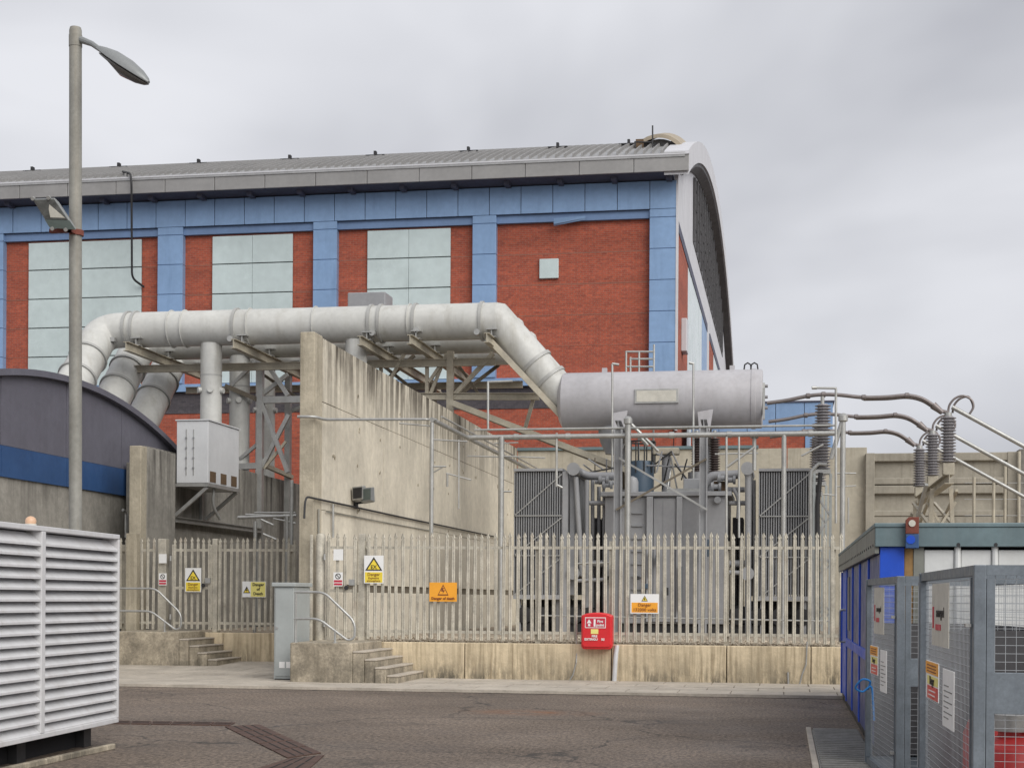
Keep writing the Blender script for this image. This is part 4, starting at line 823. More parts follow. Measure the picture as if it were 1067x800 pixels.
bx('cable_tray', 'galv', tf, atY(695, 505, TY+.3).x, atY(730, 505, TY+.3).x, TY+.2, TY+.5, zl+.003, zl+.1); bx('terminal_box', 'trafo_light', tf, atY(712, 505, TY+1).x, atY(731, 505, TY+1).x, TY+1, TY+1.5, zl+.002, zl+.42, bevel=.02); bx('brown_box', 'vent_brown', tf, atY(744, 505, TY+.6).x, atY(757, 505, TY+.6).x, TY+.5, TY+.9, zl+.05, zl+.3)
MB().cyl(atY(640, 586, TY-.35), atY(600, 587, TY-.35), .03, n=8).build('small_pipe', 'galv', tf)
# clutter low down beside the tank: coolers and pump bodies
for px in (548, 565, 600, 615, 770, 790, 812, 836):
    c = atY(px, 625, TY+.4); MB().lathe((c.x, TY+.1, YARD+.45), (0, 1, 0), [(0, .05), (.02, .22), (.5, .22), (.52, .3), (.6, .3), (.62, .12), (.9, .12)], 16).box(c.x-.2, c.x+.2, TY+.2, TY+.7, YARD-.04, YARD+.24).build('oil_pump', 'black_iron', tf, smooth=True)
props(MB().cyl(atY(560, 641, 36), atY(870, 647, 36), .018, n=6).build('hose_line', 'galv'), 'thin pale pipe low behind the long fence', 'pipe')

# ================================================================ DELUGE PIPEWORK
dl = T('deluge_pipework', 'galvanized water spray pipe frame on slim posts around the transformer', 'pipework', (-3, 36, YARD))
D0 = 34.6; XD = atY(450, 437, D0).x; ZD = atY(450, 437, D0).z
def dpipe(pts, r, nm='pipe'): MB().tube(bend(pts, .2), r, 12).build(nm, 'galv', dl, smooth=True)
e1 = atX(556, 489, XD)
dpipe([(XD, D0, ZD), (XD, e1.y, ZD)], .055); dpipe([(XD+.12, D0+.5, ZD+.12), (XD+.12, e1.y, ZD+.1)], .022)
c0 = atX(487, 449, XD); YC = c0.y
XR = atY(872, 450, YC).x
dpipe([(XD, YC, ZD), (XR, YC, ZD)], .065); dpipe([(XD+.2, YC-.05, ZD+.19), (XR, YC-.05, ZD+.19)], .028)
for px in (538, 592, 700, 760, 845): p = atY(px, 449, YC); MB().cyl((p.x-.06, YC, ZD), (p.x+.06, YC, ZD), .085, n=14).build('coupling', 'galv', dl, smooth=True)
dpipe([atY(310, 434, 30.0), atY(329, 434, 30.0), atX(337, 437, WX+.12), (XD-.2, D0+.2, ZD+.03), (XD+.1, D0+.1, ZD)], .03)
def post(px, t, Y, r, r2=None): p = atY(px, t, Y); MB().cyl((p.x, Y, YARD-.05), (p.x, Y, p.z), r, n=12).build('post', 'galv', dl, smooth=True); return p
post(450, 440, D0, .05); post(522.5, 455, 38.6, .075); post(654.5, 440, YC-.12, .075); post(817, 452, YC, .06); p = post(878.5, 436, YC, .065)
for px, py, Y, r in ((654.5, 438, YC-.12, .11), (878.5, 435, YC, .12)): c = atY(px, py, Y); MB().lathe((c.x, Y, c.z-.12), (0, 0, 1), [(0, .3*r), (.04, r), (.16, r), (.22, .5*r), (.23, .02)], 14).build('post_cap', 'galv', dl, smooth=True)
for px, t, b, Y, r in ((638, 379, 505, 41.3, .03), (722.5, 379, 505, 41.3, .03), (508.5, 398, 447, YC, .03), (580, 451, 507, YC, .03), (871, 405, 545, 37.6, .03), (757, 455, 560, 38.5, .028), (770, 455, 560, 38.5, .028), (786, 452, 490, 38.8, .05), (478, 458, 530, 36.5, .02)):
    MB().cyl(atY(px, t, Y), atY(px, b, Y), r, n=8).build('dropper', 'galv', dl)
for a, b, Y, r in (((638, 379), (645, 380), 41.3, .035), ((718, 378), (723, 379), 41.3, .035), ((508, 398), (534, 397), YC, .028), ((848, 404), (872, 404.5), 37.6, .028), ((846, 404), (851, 404), 37.6, .04), ((655, 439), (686, 470), YC+.3, .04), ((664, 452), (675, 464), YC+.3, .05), ((416, 441), (450, 444), D0, .018), ((452, 486), (465, 486), D0, .02), ((452, 492), (462, 486), D0, .015), ((465, 493), (491, 500), 37, .02), ((466, 493), (466, 507), 37, .03), ((487, 475), (520, 476), 38.6, .018), ((452, 458), (487, 460), D0, .018), ((515, 462), (540, 461), 38.6, .018), ((520, 475), (568, 477), 38.6, .018), ((522, 512), (533, 512), 38.6, .025), ((580, 505), (586, 508), YC, .03), ((782, 453), (790, 453), 38.8, .09), ((757, 487), (786, 466), 38.5, .03), ((745, 473), (790, 472), 40.5, .02), ((878, 437), (866, 478), YC, .055), ((872, 493), (892, 493), YC, .02), ((872, 507), (892, 506), YC, .015), ((858, 515), (872, 516), YC, .02), ((884, 518), (884, 545), YC, .02), ((835, 475), (858, 463), 38, .025)):
    MB().cyl(atY(*a, Y), atY(*b, Y+.02), r, n=8).build('branch_pipe', 'galv', dl)

# ================================================================ BUSBARS, BUSHINGS, POST INSULATORS
SP = 4.1; BY = 39.3
def insul(z0, z1, x, y, r, mat, t, nm='insulator'):
    n = max(6, round((z1-z0)/.075)); h = (z1-z0)/n; pr_ = []
    for i in range(n): pr_ += [(i*h, r*.62), (i*h+.3*h, r), (i*h+.5*h, r), (i*h+.75*h, r*.62)]
    return MB().lathe((x, y, z0), (0, 0, 1), pr_+[(z1-z0, r*.6)], 16).build(nm, mat, t)
which = ['nearest', 'middle', 'farthest']
p = [atY(x, y, BY) for x, y in ((799, 420), (820, 417), (842, 412.5), (858, 411), (875, 411.5), (900, 414), (925, 413.5), (945, 412), (960, 415), (972, 422), (980, 428))]
bI, bT = atY(988, 482, BY), atY(988, 432, BY); sI, sT = atY(857, 489, BY), atY(857, 419, BY)
for k in range(3):
    dy = V((0, SP*k, 0)); t = T('busbar', '%s of the three overhead tubular busbars' % which[k], 'busbar', p[3]+dy, 'overhead busbars')
    MB().tube(smooth([q+dy for q in p]), .048, 12).build('tube', 'busbar', t, smooth=True); MB().tube(smooth([q+dy+V((0, .10, -.05)) for q in p[5:]]), .024, 10).build('tube', 'busbar', t, smooth=True)
    for i in (2, 3, 5, 7): MB().lathe(p[i]+dy-V((.06, 0, 0)), (1, 0, 0), [(0, .05), (.02, .07), (.1, .07), (.12, .05)], 12).build('clamp', 'busbar', t, smooth=True)
    MB().cyl(p[9]+dy, p[10]+dy+V((.05, 0, -.05)), .10, .06, 12).build('end_clamp', 'busbar', t, smooth=True); MB().cyl(p[10]+dy, bT+dy+V((0, 0, .05)), .05, n=10).build('lead', 'busbar', t)
    l0 = bT+dy+V((0, 0, .06)); 
    for oy, ox in ((0, 0), (.14, .12)): MB().tube(smooth([l0+V((ox, oy, 0)), l0+V((ox+.03, oy, .18)), l0+V((ox+.16, oy, .34)), l0+V((ox+.35, oy, .40)), l0+V((.55, oy*.5, .30)), l0+V((.6, oy*.5, .12)), l0+V((.5, 0, -.06))]), .028, 8).build('flexible_loop', 'busbar', t, smooth=True)
    u_ = atY(992, 424, BY)+dy; v_ = atY(1067, 465, BY)+dy; MB().cyl(u_, u_+(v_-u_)*2.2, .055, n=12).build('raking_tube', 'galv', t, smooth=True)
    # post insulator
    pi = T('post_insulator', '%s grey ribbed post insulator at the right end of the busbars' % which[k], 'insulator', bI+dy, 'post insulators')
    insul(bI.z, bT.z-.04, bI.x, BY+SP*k, .19, 'insulator', pi, 'ribbed_body'); MB().cyl(bT+dy-V((0, 0, .05)), bT+dy+V((0, 0, .05)), .09, n=12).build('cap', 'galv', pi, smooth=True)
    MB().box(bI.x-.14, bI.x+.14, BY+SP*k-.14, BY+SP*k+.14, bI.z-.3, bI.z-.01).build('foot', 'steel_tan', pi, bevel=.02)
    # bushing on its lattice column
    bu = T('cable_bushing', '%s ribbed bushing on a lattice column right of the radiator' % which[k], 'bushing', (sI.x, BY+SP*k, YARD), 'bushings on lattice columns')
    insul(sI.z, sT.z-.05, sI.x, BY+SP*k, .20, 'insulator', bu, 'ribbed_body'); MB().cyl(sT+dy-V((0, 0, .06)), sT+dy+V((0, 0, .2)), .05, n=10).build('terminal', 'galv', bu)
    MB().box(sI.x-.3, sI.x+.2, BY+SP*k-.2, BY+SP*k+.2, sI.z-.12, sI.z-.01).build('head_plate', 'galv', bu)
    MB().tube([V((sI.x+.1, BY+SP*k-.2, sI.z+.1)), V((sI.x-.1, BY+SP*k-.2, sI.z+.12)), V((sI.x-.27, BY+SP*k-.2, sI.z-.05)), V((sI.x-.3, BY+SP*k-.2, sI.z-.4)), V((sI.x-.22, BY+SP*k-.2, YARD))], .05, 10).build('cable', 'galv', bu, smooth=True)
    MB().tube([V((sI.x-.05, BY+SP*k-.23, sI.z-.1)), V((sI.x-.12, BY+SP*k-.23, sI.z-.9)), V((sI.x-.1, BY+SP*k-.22, YARD))], .06, 10).build('cable', 'black_iron', bu, smooth=True)
    for sx in (-.2, .2):
        for sy in (-.18, .18): MB().bar((sI.x+sx, BY+SP*k+sy, YARD-.05), (sI.x+sx, BY+SP*k+sy, sI.z-.12), .06).build('leg', 'cab_grey', bu)
    zz_ = YARD; s_ = 1
    while zz_ < sI.z-.75:
        for sy in (-.18, .18): MB().bar((sI.x-.2*s_, BY+SP*k+sy, zz_), (sI.x+.2*s_, BY+SP*k+sy, zz_+.6), .035).build('lacing', 'galv', bu)
        zz_ += .6; s_ = -s_
st = T('insulator_trestle', 'tan steel trestle carrying the post insulators behind the blue kiosk', 'trestle', (bI.x, BY+SP, YARD))
zb_ = bI.z-.42; MB().ibeam((bI.x, BY-.3, zb_), (bI.x, BY+2*SP+.3, zb_), .22, .24).build('beam', 'steel_tan', st)
for Y in (BY+1.6, BY+2*SP-1.4):
    for sx in (-.42, .42): MB().bar((bI.x+sx, Y, YARD-.05), (bI.x+sx*.55, Y, zb_-.1), .10).build('leg', 'steel_tan', st)
    for z in (1.6, 3.0): MB().bar((bI.x-.4, Y, z), (bI.x+.36, Y, z+1.2), .06).build('brace', 'steel_tan', st); MB().bar((bI.x+.4, Y+.07, z), (bI.x-.36, Y+.07, z+1.2), .06).build('brace', 'steel_tan', st)
for sx in (-.3, .3): MB().bar((bI.x+sx, BY+1.6, 3.6), (bI.x+sx, BY+2*SP-1.4, zb_-.15), .07).build('brace', 'steel_tan', st); MB().bar((bI.x+sx+.08, BY+1.6, zb_-.15), (bI.x+sx+.08, BY+2*SP-1.4, 3.6), .07).build('brace', 'steel_tan', st)
MB().bar((bI.x-.5, BY+.2, zb_-.1), (bI.x-.7, BY+1.6, 3.4), .08).build('brace', 'galv', st)
# slim fence posts in front of the precast wall
rf_ = T('guard_fence', 'thin steel posts and wires in front of the precast wall', 'fence', (atY(1030, 545, 50).x, 50, YARD))
for px, t in ((1015, 497), (1035.5, 497), (1047.5, 481), (1062, 470)): q = atY(px, t, 50); MB().cyl((q.x, 50, YARD-.05), q, .05, n=8).build('post', 'steel_tan', rf_)
for y_ in (503, 520, 537): MB().cyl(atY(1005, y_, 50), atY(1090, y_, 50), .012, n=6).build('wire', 'galv', rf_)

# ================================================================ WHITE WALL BOX ON THE SIDE WALL
wb = T('wall_cabinet', 'white steel box with three brown vents on a wall bracket', 'cabinet', (-14.8, 39, 4))
by0 = 38.0; qx0, qx1 = atY(184, 470, by0).x, atY(217, 470, by0).x; qz0, qz1 = atY(217, 503, by0).z, atY(217, 438, by0).z; by1 = atX(249, 470, qx1).y
bx('body', 'box_white', wb, qx0, qx1, by0, by1, qz0, qz1, bevel=.015); bx('lid', 'box_white', wb, qx0-.03, qx1+.03, by0-.03, by1+.03, qz1+.003, qz1+.035)
for i in range(3):
    y0 = by0+.12+i*.78; bx('vent', 'vent_brown', wb, qx1+.002, qx1+.01, y0, y0+.42, qz0+.04, qz0+.32)
for dx in (.26, .46): bx('hinge_strip', 'galv', wb, qx0+dx, qx0+dx+.02, by0-.012, by0-.003, qz0+.2, qz1-.22)
for dx in (.27, .47):
    for i in range(4): MB().cyl((qx0+dx, by0-.03, qz0+.4+i*.26), (qx0+dx, by0-.01, qz0+.4+i*.26), .025, n=8).build('bolt', 'fin_grey', wb)
bx('base_frame', 'galv', wb, qx0, qx1+.02, by0, by1, qz0-.09, qz0-.004)
zr_ = atX(200, 543, W3+.2).z
MB().ibeam((W3+.14, atX(183, 543, W3+.14).y, zr_), (W3+.14, atX(272, 543, W3+.14).y, zr_), .16, .14).build('wall_rail', 'galv', wb)
for y in (by0+.08, by1-.08): MB().bar((qx1-.04, y, qz0-.1), (W3+.18, y, zr_+.1), .09).build('strut', 'galv', wb); MB().bar((W3+.05, y, qz0-.1), (W3+.05, y, zr_+.072), .08).build('upright', 'galv', wb)
MB().bar((W3, by0+.1, qz0-.05), (qx1, by0+.1, qz0-.05), .08).build('bearer', 'galv', wb)
MB().tube(bend([(qx1-.1, by0+.7, qz0-.05), (qx1-.15, by0+.7, zr_+.4), (qx1-.05, by0+1.0, zr_+.05)], .3), .04, 10).build('cable', 'galv', wb, smooth=True)
# pipe cluster at the foot of the tall wall
pc = T('pipe_stand', 'small galvanized pipe stand between the side wall and the tall wall', 'pipework', (atY(290, 560, 37).x, 37, YARD))
for a, b, r in (((256, 536), (308, 538), .03), ((248, 539), (309, 537), .045), ((265, 534), (308, 534), .02), ((272, 541), (285, 547), .03), ((285, 540), (308, 545), .025), ((274, 556), (288, 562), .03)): MB().cyl(atY(*a, 37), atY(*b, 37.02), r, n=8).build('pipe', 'galv', pc)
for px, t in ((299, 537), (304, 500), (266, 543)): q = atY(px, t, 37); MB().cyl((q.x, 37, YARD-.05), q, .05, n=8).build('post', 'galv', pc)

# ================================================================ TWIN FLOODLIGHT ON THE TALL WALL
tl = T('twin_floodlight', 'pair of small floodlights on a bracket on the tall concrete wall', 'floodlight', atX(370, 530, WX))
fc = atX(370, 524, WX)
MB().tube([fc, fc+V((.25, 0, .02)), fc+V((.35, -.1, .12))], .03, 8).box(fc.x, fc.x+.04, fc.y-.12, fc.y+.12, fc.z-.12, fc.z+.1).build('bracket', 'black_iron', tl)
for px, py, m in ((373, 513.5, 'black_iron'), (382, 515, 'flood_green')):
    c = atD(px, py, (fc-CAM).dot(fw)-.35); h = MB().hexa([c+V(v) for v in ((-.13, -.02, -.17), (.13, -.08, -.14), (.15, .16, -.16), (-.11, .2, -.2), (-.11, -.1, .13), (.15, -.14, .15), (.15, .1, .17), (-.11, .16, .14))]).build('lamp_body', 'galv' if m == 'black_iron' else 'lamp_grey', tl, bevel=.015)
    MB().hexa([c+V(v) for v in ((-.10, -.045, -.13), (.11, -.10, -.11), (.11, -.08, -.11), (-.10, -.02, -.13), (-.085, -.115, .10), (.125, -.155, .115), (.125, -.13, .115), (-.085, -.09, .10))]).build('lamp_glass', m, h)

# ================================================================ LAMP POST
LD = 20.0; b_ = atD(79.5, 600, LD); base = V((b_.x, b_.y, 0)); tp_ = atD(78.7, 29, LD); 
lp = T('lamp_post', 'tall grey steel lamp post behind the louvred enclosure', 'lamp post', base)
hh = tp_.z; ln_ = V((tp_.x-base.x, tp_.y-base.y, 0))
MB().tube([base+V((0, 0, -.05)), base+V((0, 0, 1.2)), base+ln_*.13+V((0, 0, 1.25)), base+ln_*.5+V((0, 0, hh*.5)), base+ln_+V((0, 0, hh-.04)), base+ln_+V((0, 0, hh))], [.10, .10, .084, .083, .081, .07], 20).build('pole', 'pole_grey', lp, smooth=True)
sl_ = MB().cyl(atD(78.7, 49, LD), atD(78.7, 37, LD), .086, n=20).build('sleeve', 'pole_grey', lp, smooth=True)
MB().tube([atD(84, 41.5, LD-.02), atD(96, 46, LD-.15), atD(108, 54.5, LD-.3)], [.045, .035, .03], 10).build('arm', 'lamp_grey', lp, smooth=True)
A_, B_ = atD(104, 52, LD-.25), atD(155, 86, LD-.65); dv = (B_-A_); sd_ = dv.cross(V((0, 0, 1))).normalized(); nn = sd_.cross(dv).normalized()
tS = [0, .1, .3, .55, .8, .93, 1]; wS = [.07, .10, .155, .165, .12, .07, .02]; hS = [.05, .075, .11, .115, .085, .05, .015]
hm = MB(); rg = []
for t_, w_, h_ in zip(tS, wS, hS):
    c = A_+dv*t_; rg.append([c+sd_*(w_*math.cos(a))+nn*((h_ if math.sin(a) > 0 else .02)*math.sin(a)) for a in [2*math.pi*j/16 for j in range(16)]])
vs = [q for r_ in rg for q in r_]; hm.add(vs, [(i*16+j, i*16+(j+1) % 16, (i+1)*16+(j+1) % 16, (i+1)*16+j) for i in range(6) for j in range(16)]+[tuple(range(16)), tuple(range(96, 112))])
lan = hm.build('lantern', 'lamp_grey', lp, smooth=True)
bm_ = MB(); rg = []
for t_, w_, h_ in zip(tS[1:], wS[1:], hS[1:]):
    c = A_+dv*t_-nn*.021; k_ = 1.0 if t_ > .35 else .45
    rg.append([c+sd_*(w_*.9*math.cos(a))-nn*(h_*k_*.95*max(0, math.sin(a))) for a in [math.pi*j/10 for j in range(11)]])
vs = [q for r_ in rg for q in r_]; bm_.add(vs, [(i*11+j, i*11+j+1, (i+1)*11+j+1, (i+1)*11+j) for i in range(5) for j in range(10)]+[tuple(range(11)), tuple(range(55, 66))]); bm_.build('bowl', 'lamp_glass', lan, smooth=True)
# floodlight clamped to the post
fl_ = T('floodlight', 'square floodlight clamped half way up the lamp post', 'floodlight', atD(80, 245, LD))
q = [(33, 207), (57, 206), (80, 240), (52, 238)]
fr = [atD(x, y, LD-.42+.12*i) for i, (x, y) in zip((0, 0, 1, 1), q)]; nv = (fr[1]-fr[0]).cross(fr[3]-fr[0]).normalized(); nv = nv if nv.y > 0 else -nv
bk_ = [c_+nv*.20+(sum(fr, V())/4-c_)*.3 for c_ in fr]
hs = MB().hexa([fr[3], fr[2], bk_[2], bk_[3], fr[0], fr[1], bk_[1], bk_[0]]).build('housing', 'lamp_grey', fl_, bevel=.015)
def qi(u, v, l): return (fr[0]*(1-u)+fr[1]*u)*(1-v)+(fr[3]*(1-u)+fr[2]*u)*v-nv*l
MB().hexa([qi(.08, .68, .0), qi(.92, .68, .0), qi(.92, .68, .012), qi(.08, .68, .012), qi(.08, .06, .0), qi(.92, .06, .0), qi(.92, .06, .012), qi(.08, .06, .012)]).build('glass', 'flood_glass', hs)
MB().hexa([qi(.02, .98, .0), qi(.98, .98, .0), qi(.98, .98, .014), qi(.02, .98, .014), qi(.02, .70, .0), qi(.98, .70, .0), qi(.98, .70, .014), qi(.02, .70, .014)]).build('gear_cover', 'flood_green', hs)
MB().prism([qi(.3, .62, .014), qi(.88, .62, .014), qi(.6, .2, .014), qi(.45, .35, .014)], -nv*.002).build('reflector', 'plate_pale', hs)
for u, v in ((.06, 0), (.75, 0), (.1, 1), (.6, 1)): MB().cyl(qi(u, v, -.02), qi(u, v, .03), .025, n=8).build('clip', 'galv', hs)
c = atD(79.6, 243, LD); MB().box(c.x-.28, c.x+.02, c.y-.2, c.y-.14, c.z-.03, c.z+.02).box(c.x-.03, c.x+.03, c.y-.2, c.y, c.z-.03, c.z+.02).cyl(c-V((0, 0, .035)), c+V((0, 0, .035)), .094, n=18).build('bracket', 'lug_rust', fl_)

# ================================================================ LOUVRED ENCLOSURE (left foreground)
le = T('louvred_enclosure', 'white louvred metal plant enclosure in the left foreground', 'enclosure', (-8, 14.6, 0))
E1 = V((-7.30, 16.05, 0)); d0 = ray(0, 640); E0x = -7.14; 
p1_ = atD(122, 752, 17.1); p0_ = atD(0, 777, 14.2); E1, E0 = V((p1_.x, p1_.y, 0)), V((p0_.x, p0_.y, 0))
dirv = (E1-E0).normalized(); E0 = E0-dirv*1.4; Ltot = (E1-E0).length; nr = V((dirv.y, -dirv.x, 0))
zb_, zt2 = p1_.z, atD(122, 557, 17.1).z
def lb(name, mat, s0, s1, d0_, d1_, z0, z1, parent=le, bevel=0):   # box in enclosure axes: s along, d out of face
    P_ = lambda s, d, z: E0+dirv*s+nr*d+V((0, 0, z)); return MB().hexa([P_(s0, d1_, z0), P_(s1, d1_, z0), P_(s1, d0_, z0), P_(s0, d0_, z0), P_(s0, d1_, z1), P_(s1, d1_, z1), P_(s1, d0_, z1), P_(s0, d0_, z1)]).build(name, mat, parent, bevel=bevel)
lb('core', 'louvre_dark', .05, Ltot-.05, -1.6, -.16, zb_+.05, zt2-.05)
lb('top_plate', 'louvre_white', 0, Ltot, -1.7, .02, zt2-.05, zt2, bevel=.006); lb('bottom_frame', 'louvre_white', 0, Ltot, -1.7, .02, zb_, zb_+.05, bevel=.006)
lb('end_plate', 'louvre_white', Ltot-.03, Ltot, -1.7, -.005, zb_+.052, zt2-.052)
s_m = (V((atX(42, 640, -7.2).x, atX(42, 640, -7.2).y, 0))-E0).dot(dirv)
muls = [(0, .04), (s_m-.045, s_m+.045), (Ltot-.04, Ltot)]
for a, b in muls: lb('mullion', 'louvre_white', a, b, -.15, .022, zb_+.052, zt2-.052, bevel=.005)
nS = 18; pitch = (zt2-zb_-.12)/nS
for (a, b), (c, d) in zip(muls, muls[1:]):
    for i in range(nS):
        z = zb_+.06+i*pitch+rnd.uniform(-.004, .004); P_ = lambda s, dd, zz: E0+dirv*s+nr*dd+V((0, 0, zz))
        MB().hexa([P_(b+.002, .012, z), P_(c-.002, .012, z), P_(c-.002, .005, z-.004), P_(b+.002, .005, z-.004), P_(b+.002, -.105, z+pitch*.98), P_(c-.002, -.105, z+pitch*.98), P_(c-.002, -.115, z+pitch*.94), P_(b+.002, -.115, z+pitch*.94)]).build('louvre_blade', 'louvre_white', le)
        MB().hexa([P_(b+.002, .0125, z-.022), P_(c-.002, .0125, z-.022), P_(c-.002, .0065, z-.022), P_(b+.002, .0065, z-.022), P_(b+.002, .0125, z), P_(c-.002, .0125, z), P_(c-.002, .0065, z), P_(b+.002, .0065, z)]).build('blade_lip', 'louvre_white', le)
lb('shade_block', 'void', .1, Ltot-.1, -1.6, -.3, -.02, zb_)  # black block painting in the shade under the enclosure
for s_ in (.3, s_m, Ltot-.35): lb('foot', 'black_iron', s_-.1, s_+.1, -.295, -.2, -.03, zb_)
bc = atD(38, 541, 15); bc = E0+dirv*((V((atX(38, 600, -7.2).x, atX(38, 600, -7.2).y, 0))-E0).dot(dirv))-nr*.08
bo = T('beacon_lamp', 'small round orange beacon on top of the louvred enclosure', 'lamp', bc+V((0, 0, zt2)))
MB().lathe(bc+V((0, 0, zt2+.02)), (0, 0, 1), [(0, .05), (.03, .055), (.055, .045), (.07, .025), (.075, .005)], 16).build('dome', 'beacon', bo, smooth=True); MB().cyl(bc+V((0, 0, zt2)), bc+V((0, 0, zt2+.02)), .055, n=16).build('base', 'plate_pale', bo, smooth=True)
# timber kerb under the enclosure
a, b = atZ(-40, 812, .03), atZ(118, 777, .03); props(MB().bar(a, b, .06, .06).build('edging_strip', 'concrete_step', bevel=.01), 'narrow concrete edging on the road in front of the louvred enclosure', 'edging')
# ================================================================ DRAIN CHANNELS IN THE ROAD
def drain(label, pts, n, group='drain covers in the road'):
    P_ = [atZ(x, y, 0) for x, y in pts]; d = T('drain_channel', label, 'drain', (P_[0]+P_[2])/2, group)
    for i in range(n):
        a, b = i/n+.006, (i+1)/n-.006; A, B = P_[0]*(1-a)+P_[1]*a, P_[0]*(1-b)+P_[1]*b; C, D = P_[3]*(1-b)+P_[2]*b, P_[3]*(1-a)+P_[2]*a
        g_ = MB().prism([q+V((0, 0, .0)) for q in (A, B, C, D)], (0, 0, .012)).build('cover', 'drain_brown', d)
        for j in range(1, 4):
            v0 = j/4-.022; v1 = j/4+.022
            q0, q1, q2, q3 = A.lerp(D, v0), B.lerp(C, v0), B.lerp(C, v1), A.lerp(D, v1); MB().prism([q+V((0, 0, .013)) for q in (q0.lerp(q1, .06), q0.lerp(q1, .94), q3.lerp(q2, .94), q3.lerp(q2, .06))], (0, 0, .002)).build('slot', 'drain_slot', g_)
drain('wide slotted brown drain cover crossing the road diagonally', [(234, 757), (300, 790), (335, 785), (270, 755)], 5)
drain('narrow brown drain strip running to the louvred enclosure', [(115, 751), (246, 753), (240, 756), (115, 754)], 6)
drain('short brown drain cover at the bottom edge of the road', [(338, 787), (320, 803), (262, 803), (300, 791)], 2)

# ================================================================ BLUE KIOSK (right)
KX, KN, KF = .97, 15.95, 26.4
ki = T('site_kiosk', 'blue and white steel site kiosk with teal grey roof edge at right', 'kiosk', (KX+1.5, 20, 0))
kt = atX(915, 548, KX).z; KX = atD(917, 560, atY(917, 560, KN).y/ray(917, 560).y).x; kt = atY(930, 546.5, KN).z; kb_ = atY(930, 569.5, KN).z; KR = KX+3.2
bx('roof', 'kiosk_teal', ki, KX-.06, KR, KN-.06, KF+.06, kt-.03, kt+.015, bevel=.01)
bx('roof_fascia', 'kiosk_teal', ki, KX-.05, KR, KN-.05, KN-.01, kb_, kt-.032, bevel=.006); bx('roof_fascia', 'kiosk_grey', ki, KX-.055, KX-.01, KN-.009, KF+.05, kb_-.07, kt-.032, bevel=.006)
for i in range(24): y = KN+.2+i*.43; MB().cyl((KX-.062, y, kb_+.02), (KX-.054, y, kb_+.02), .014, n=6).build('rivet', 'black_iron', ki)
bx('core', 'void', ki, KX+.12, KR, KN+.1, KF, .12, kb_); bx('base', 'black_iron', ki, KX+.02, KR, KN+.05, KF, 0, .12)
xs = [atY(px, 600, KN).x for px in (942.5, 952, 963)]
bx('corner_panel', 'kiosk_blue', ki, KX, xs[0]-.004, KN, KN+.1, .1, kb_, bevel=.006); bx('timber_strip', 'wood', ki, xs[0], xs[1]-.003, KN+.02, KN+.1, .1, kb_); bx('edge_strip', 'kiosk_grey', ki, xs[1], xs[2]-.003, KN+.01, KN+.1, .1, kb_)
x = xs[2]
while x < KR-.1:
    b = min(x+.36, KR); bx('wall_panel', 'kiosk_white', ki, x, b-.07, KN+.02, KN+.1, .1, kb_-.03, bevel=.01); MB().cyl((b-.035, KN+.02, .1), (b-.035, KN+.02, kb_), .033, n=10).build('cover_strip', 'kiosk_white', ki, smooth=True); MB().cyl((b-.035, KN-.04, kb_+.02), (b-.035, KN-.052, kb_+.02), .02, n=8).build('rivet', 'black_iron', ki); x = b
# side wall: frames, dark panes, door with handle
n = 5
for i in range(n):
    a, b = KN+.1+(KF-KN-.1)*i/n, KN+.1+(KF-KN-.1)*(i+1)/n
    bx('mullion', 'kiosk_blue', ki, KX-.012, KX+.1, b-.12, b, .1, kb_-.075, bevel=.006)
    if i == n-1: 
        dr_ = bx('door', 'kiosk_blue', ki, KX+.01, KX+.06, a, b-.125, .12, kb_-.04, bevel=.006); hy = a+.3; MB().tube(bend([(KX, hy, 1.0), (KX-.09, hy, 1.0), (KX-.09, hy, 1.5), (KX, hy, 1.5)], .06), .018, 8).build('handle', 'galv', dr_, smooth=True)
    else:
        bx('transom', 'kiosk_blue', ki, KX-.015, KX+.09, a, b-.125, .95, 1.07, bevel=.005); bx('pane', 'kiosk_navy', ki, KX+.01, KX+.03, a, b-.125, 1.07, kb_-.04); bx('lower_panel', 'kiosk_navy', ki, KX+.005, KX+.03, a, b-.125, .1, .95)
        bx('louvre_grille', 'kiosk_blue', ki, KX-.01, KX+.004, a+.05, a+.1, .15, .93)
bx('poster', 'plate_grey', ki, KX-.005, KX+.009, KF-3.0, KF-2.5, 1.2, 2.0)
lg = T('lifting_lug', 'rusty red and blue lifting plate on the kiosk roof edge', 'bracket', atY(950, 572, KN-.1))
a, b = atY(943.5, 571, KN-.11), atY(957.5, 538.5, KN-.11); zm = atY(950, 556, KN-.11).z
up_ = MB().prism([(a.x, KN-.13, zm), (b.x, KN-.13, zm), (b.x, KN-.13, b.z), (a.x+.03, KN-.13, b.z), (a.x, KN-.13, b.z-.03)], (0, .06, 0)).build('upper_plate', 'lug_rust', lg, bevel=.005); bx('lower_plate', 'deep_blue', lg, a.x, b.x, KN-.13, KN-.07, a.z, zm-.003, bevel=.006)
c = atY(950.5, 545, KN-.14); MB().cyl(c, c+V((0, .03, 0)), .034, n=16).build('eye', 'plate_pale', lg, smooth=True); MB().cyl(atY(949, 562, KN-.138), atY(949, 562, KN-.12), .045, n=9).build('paint_patch', 'kiosk_blue', lg)
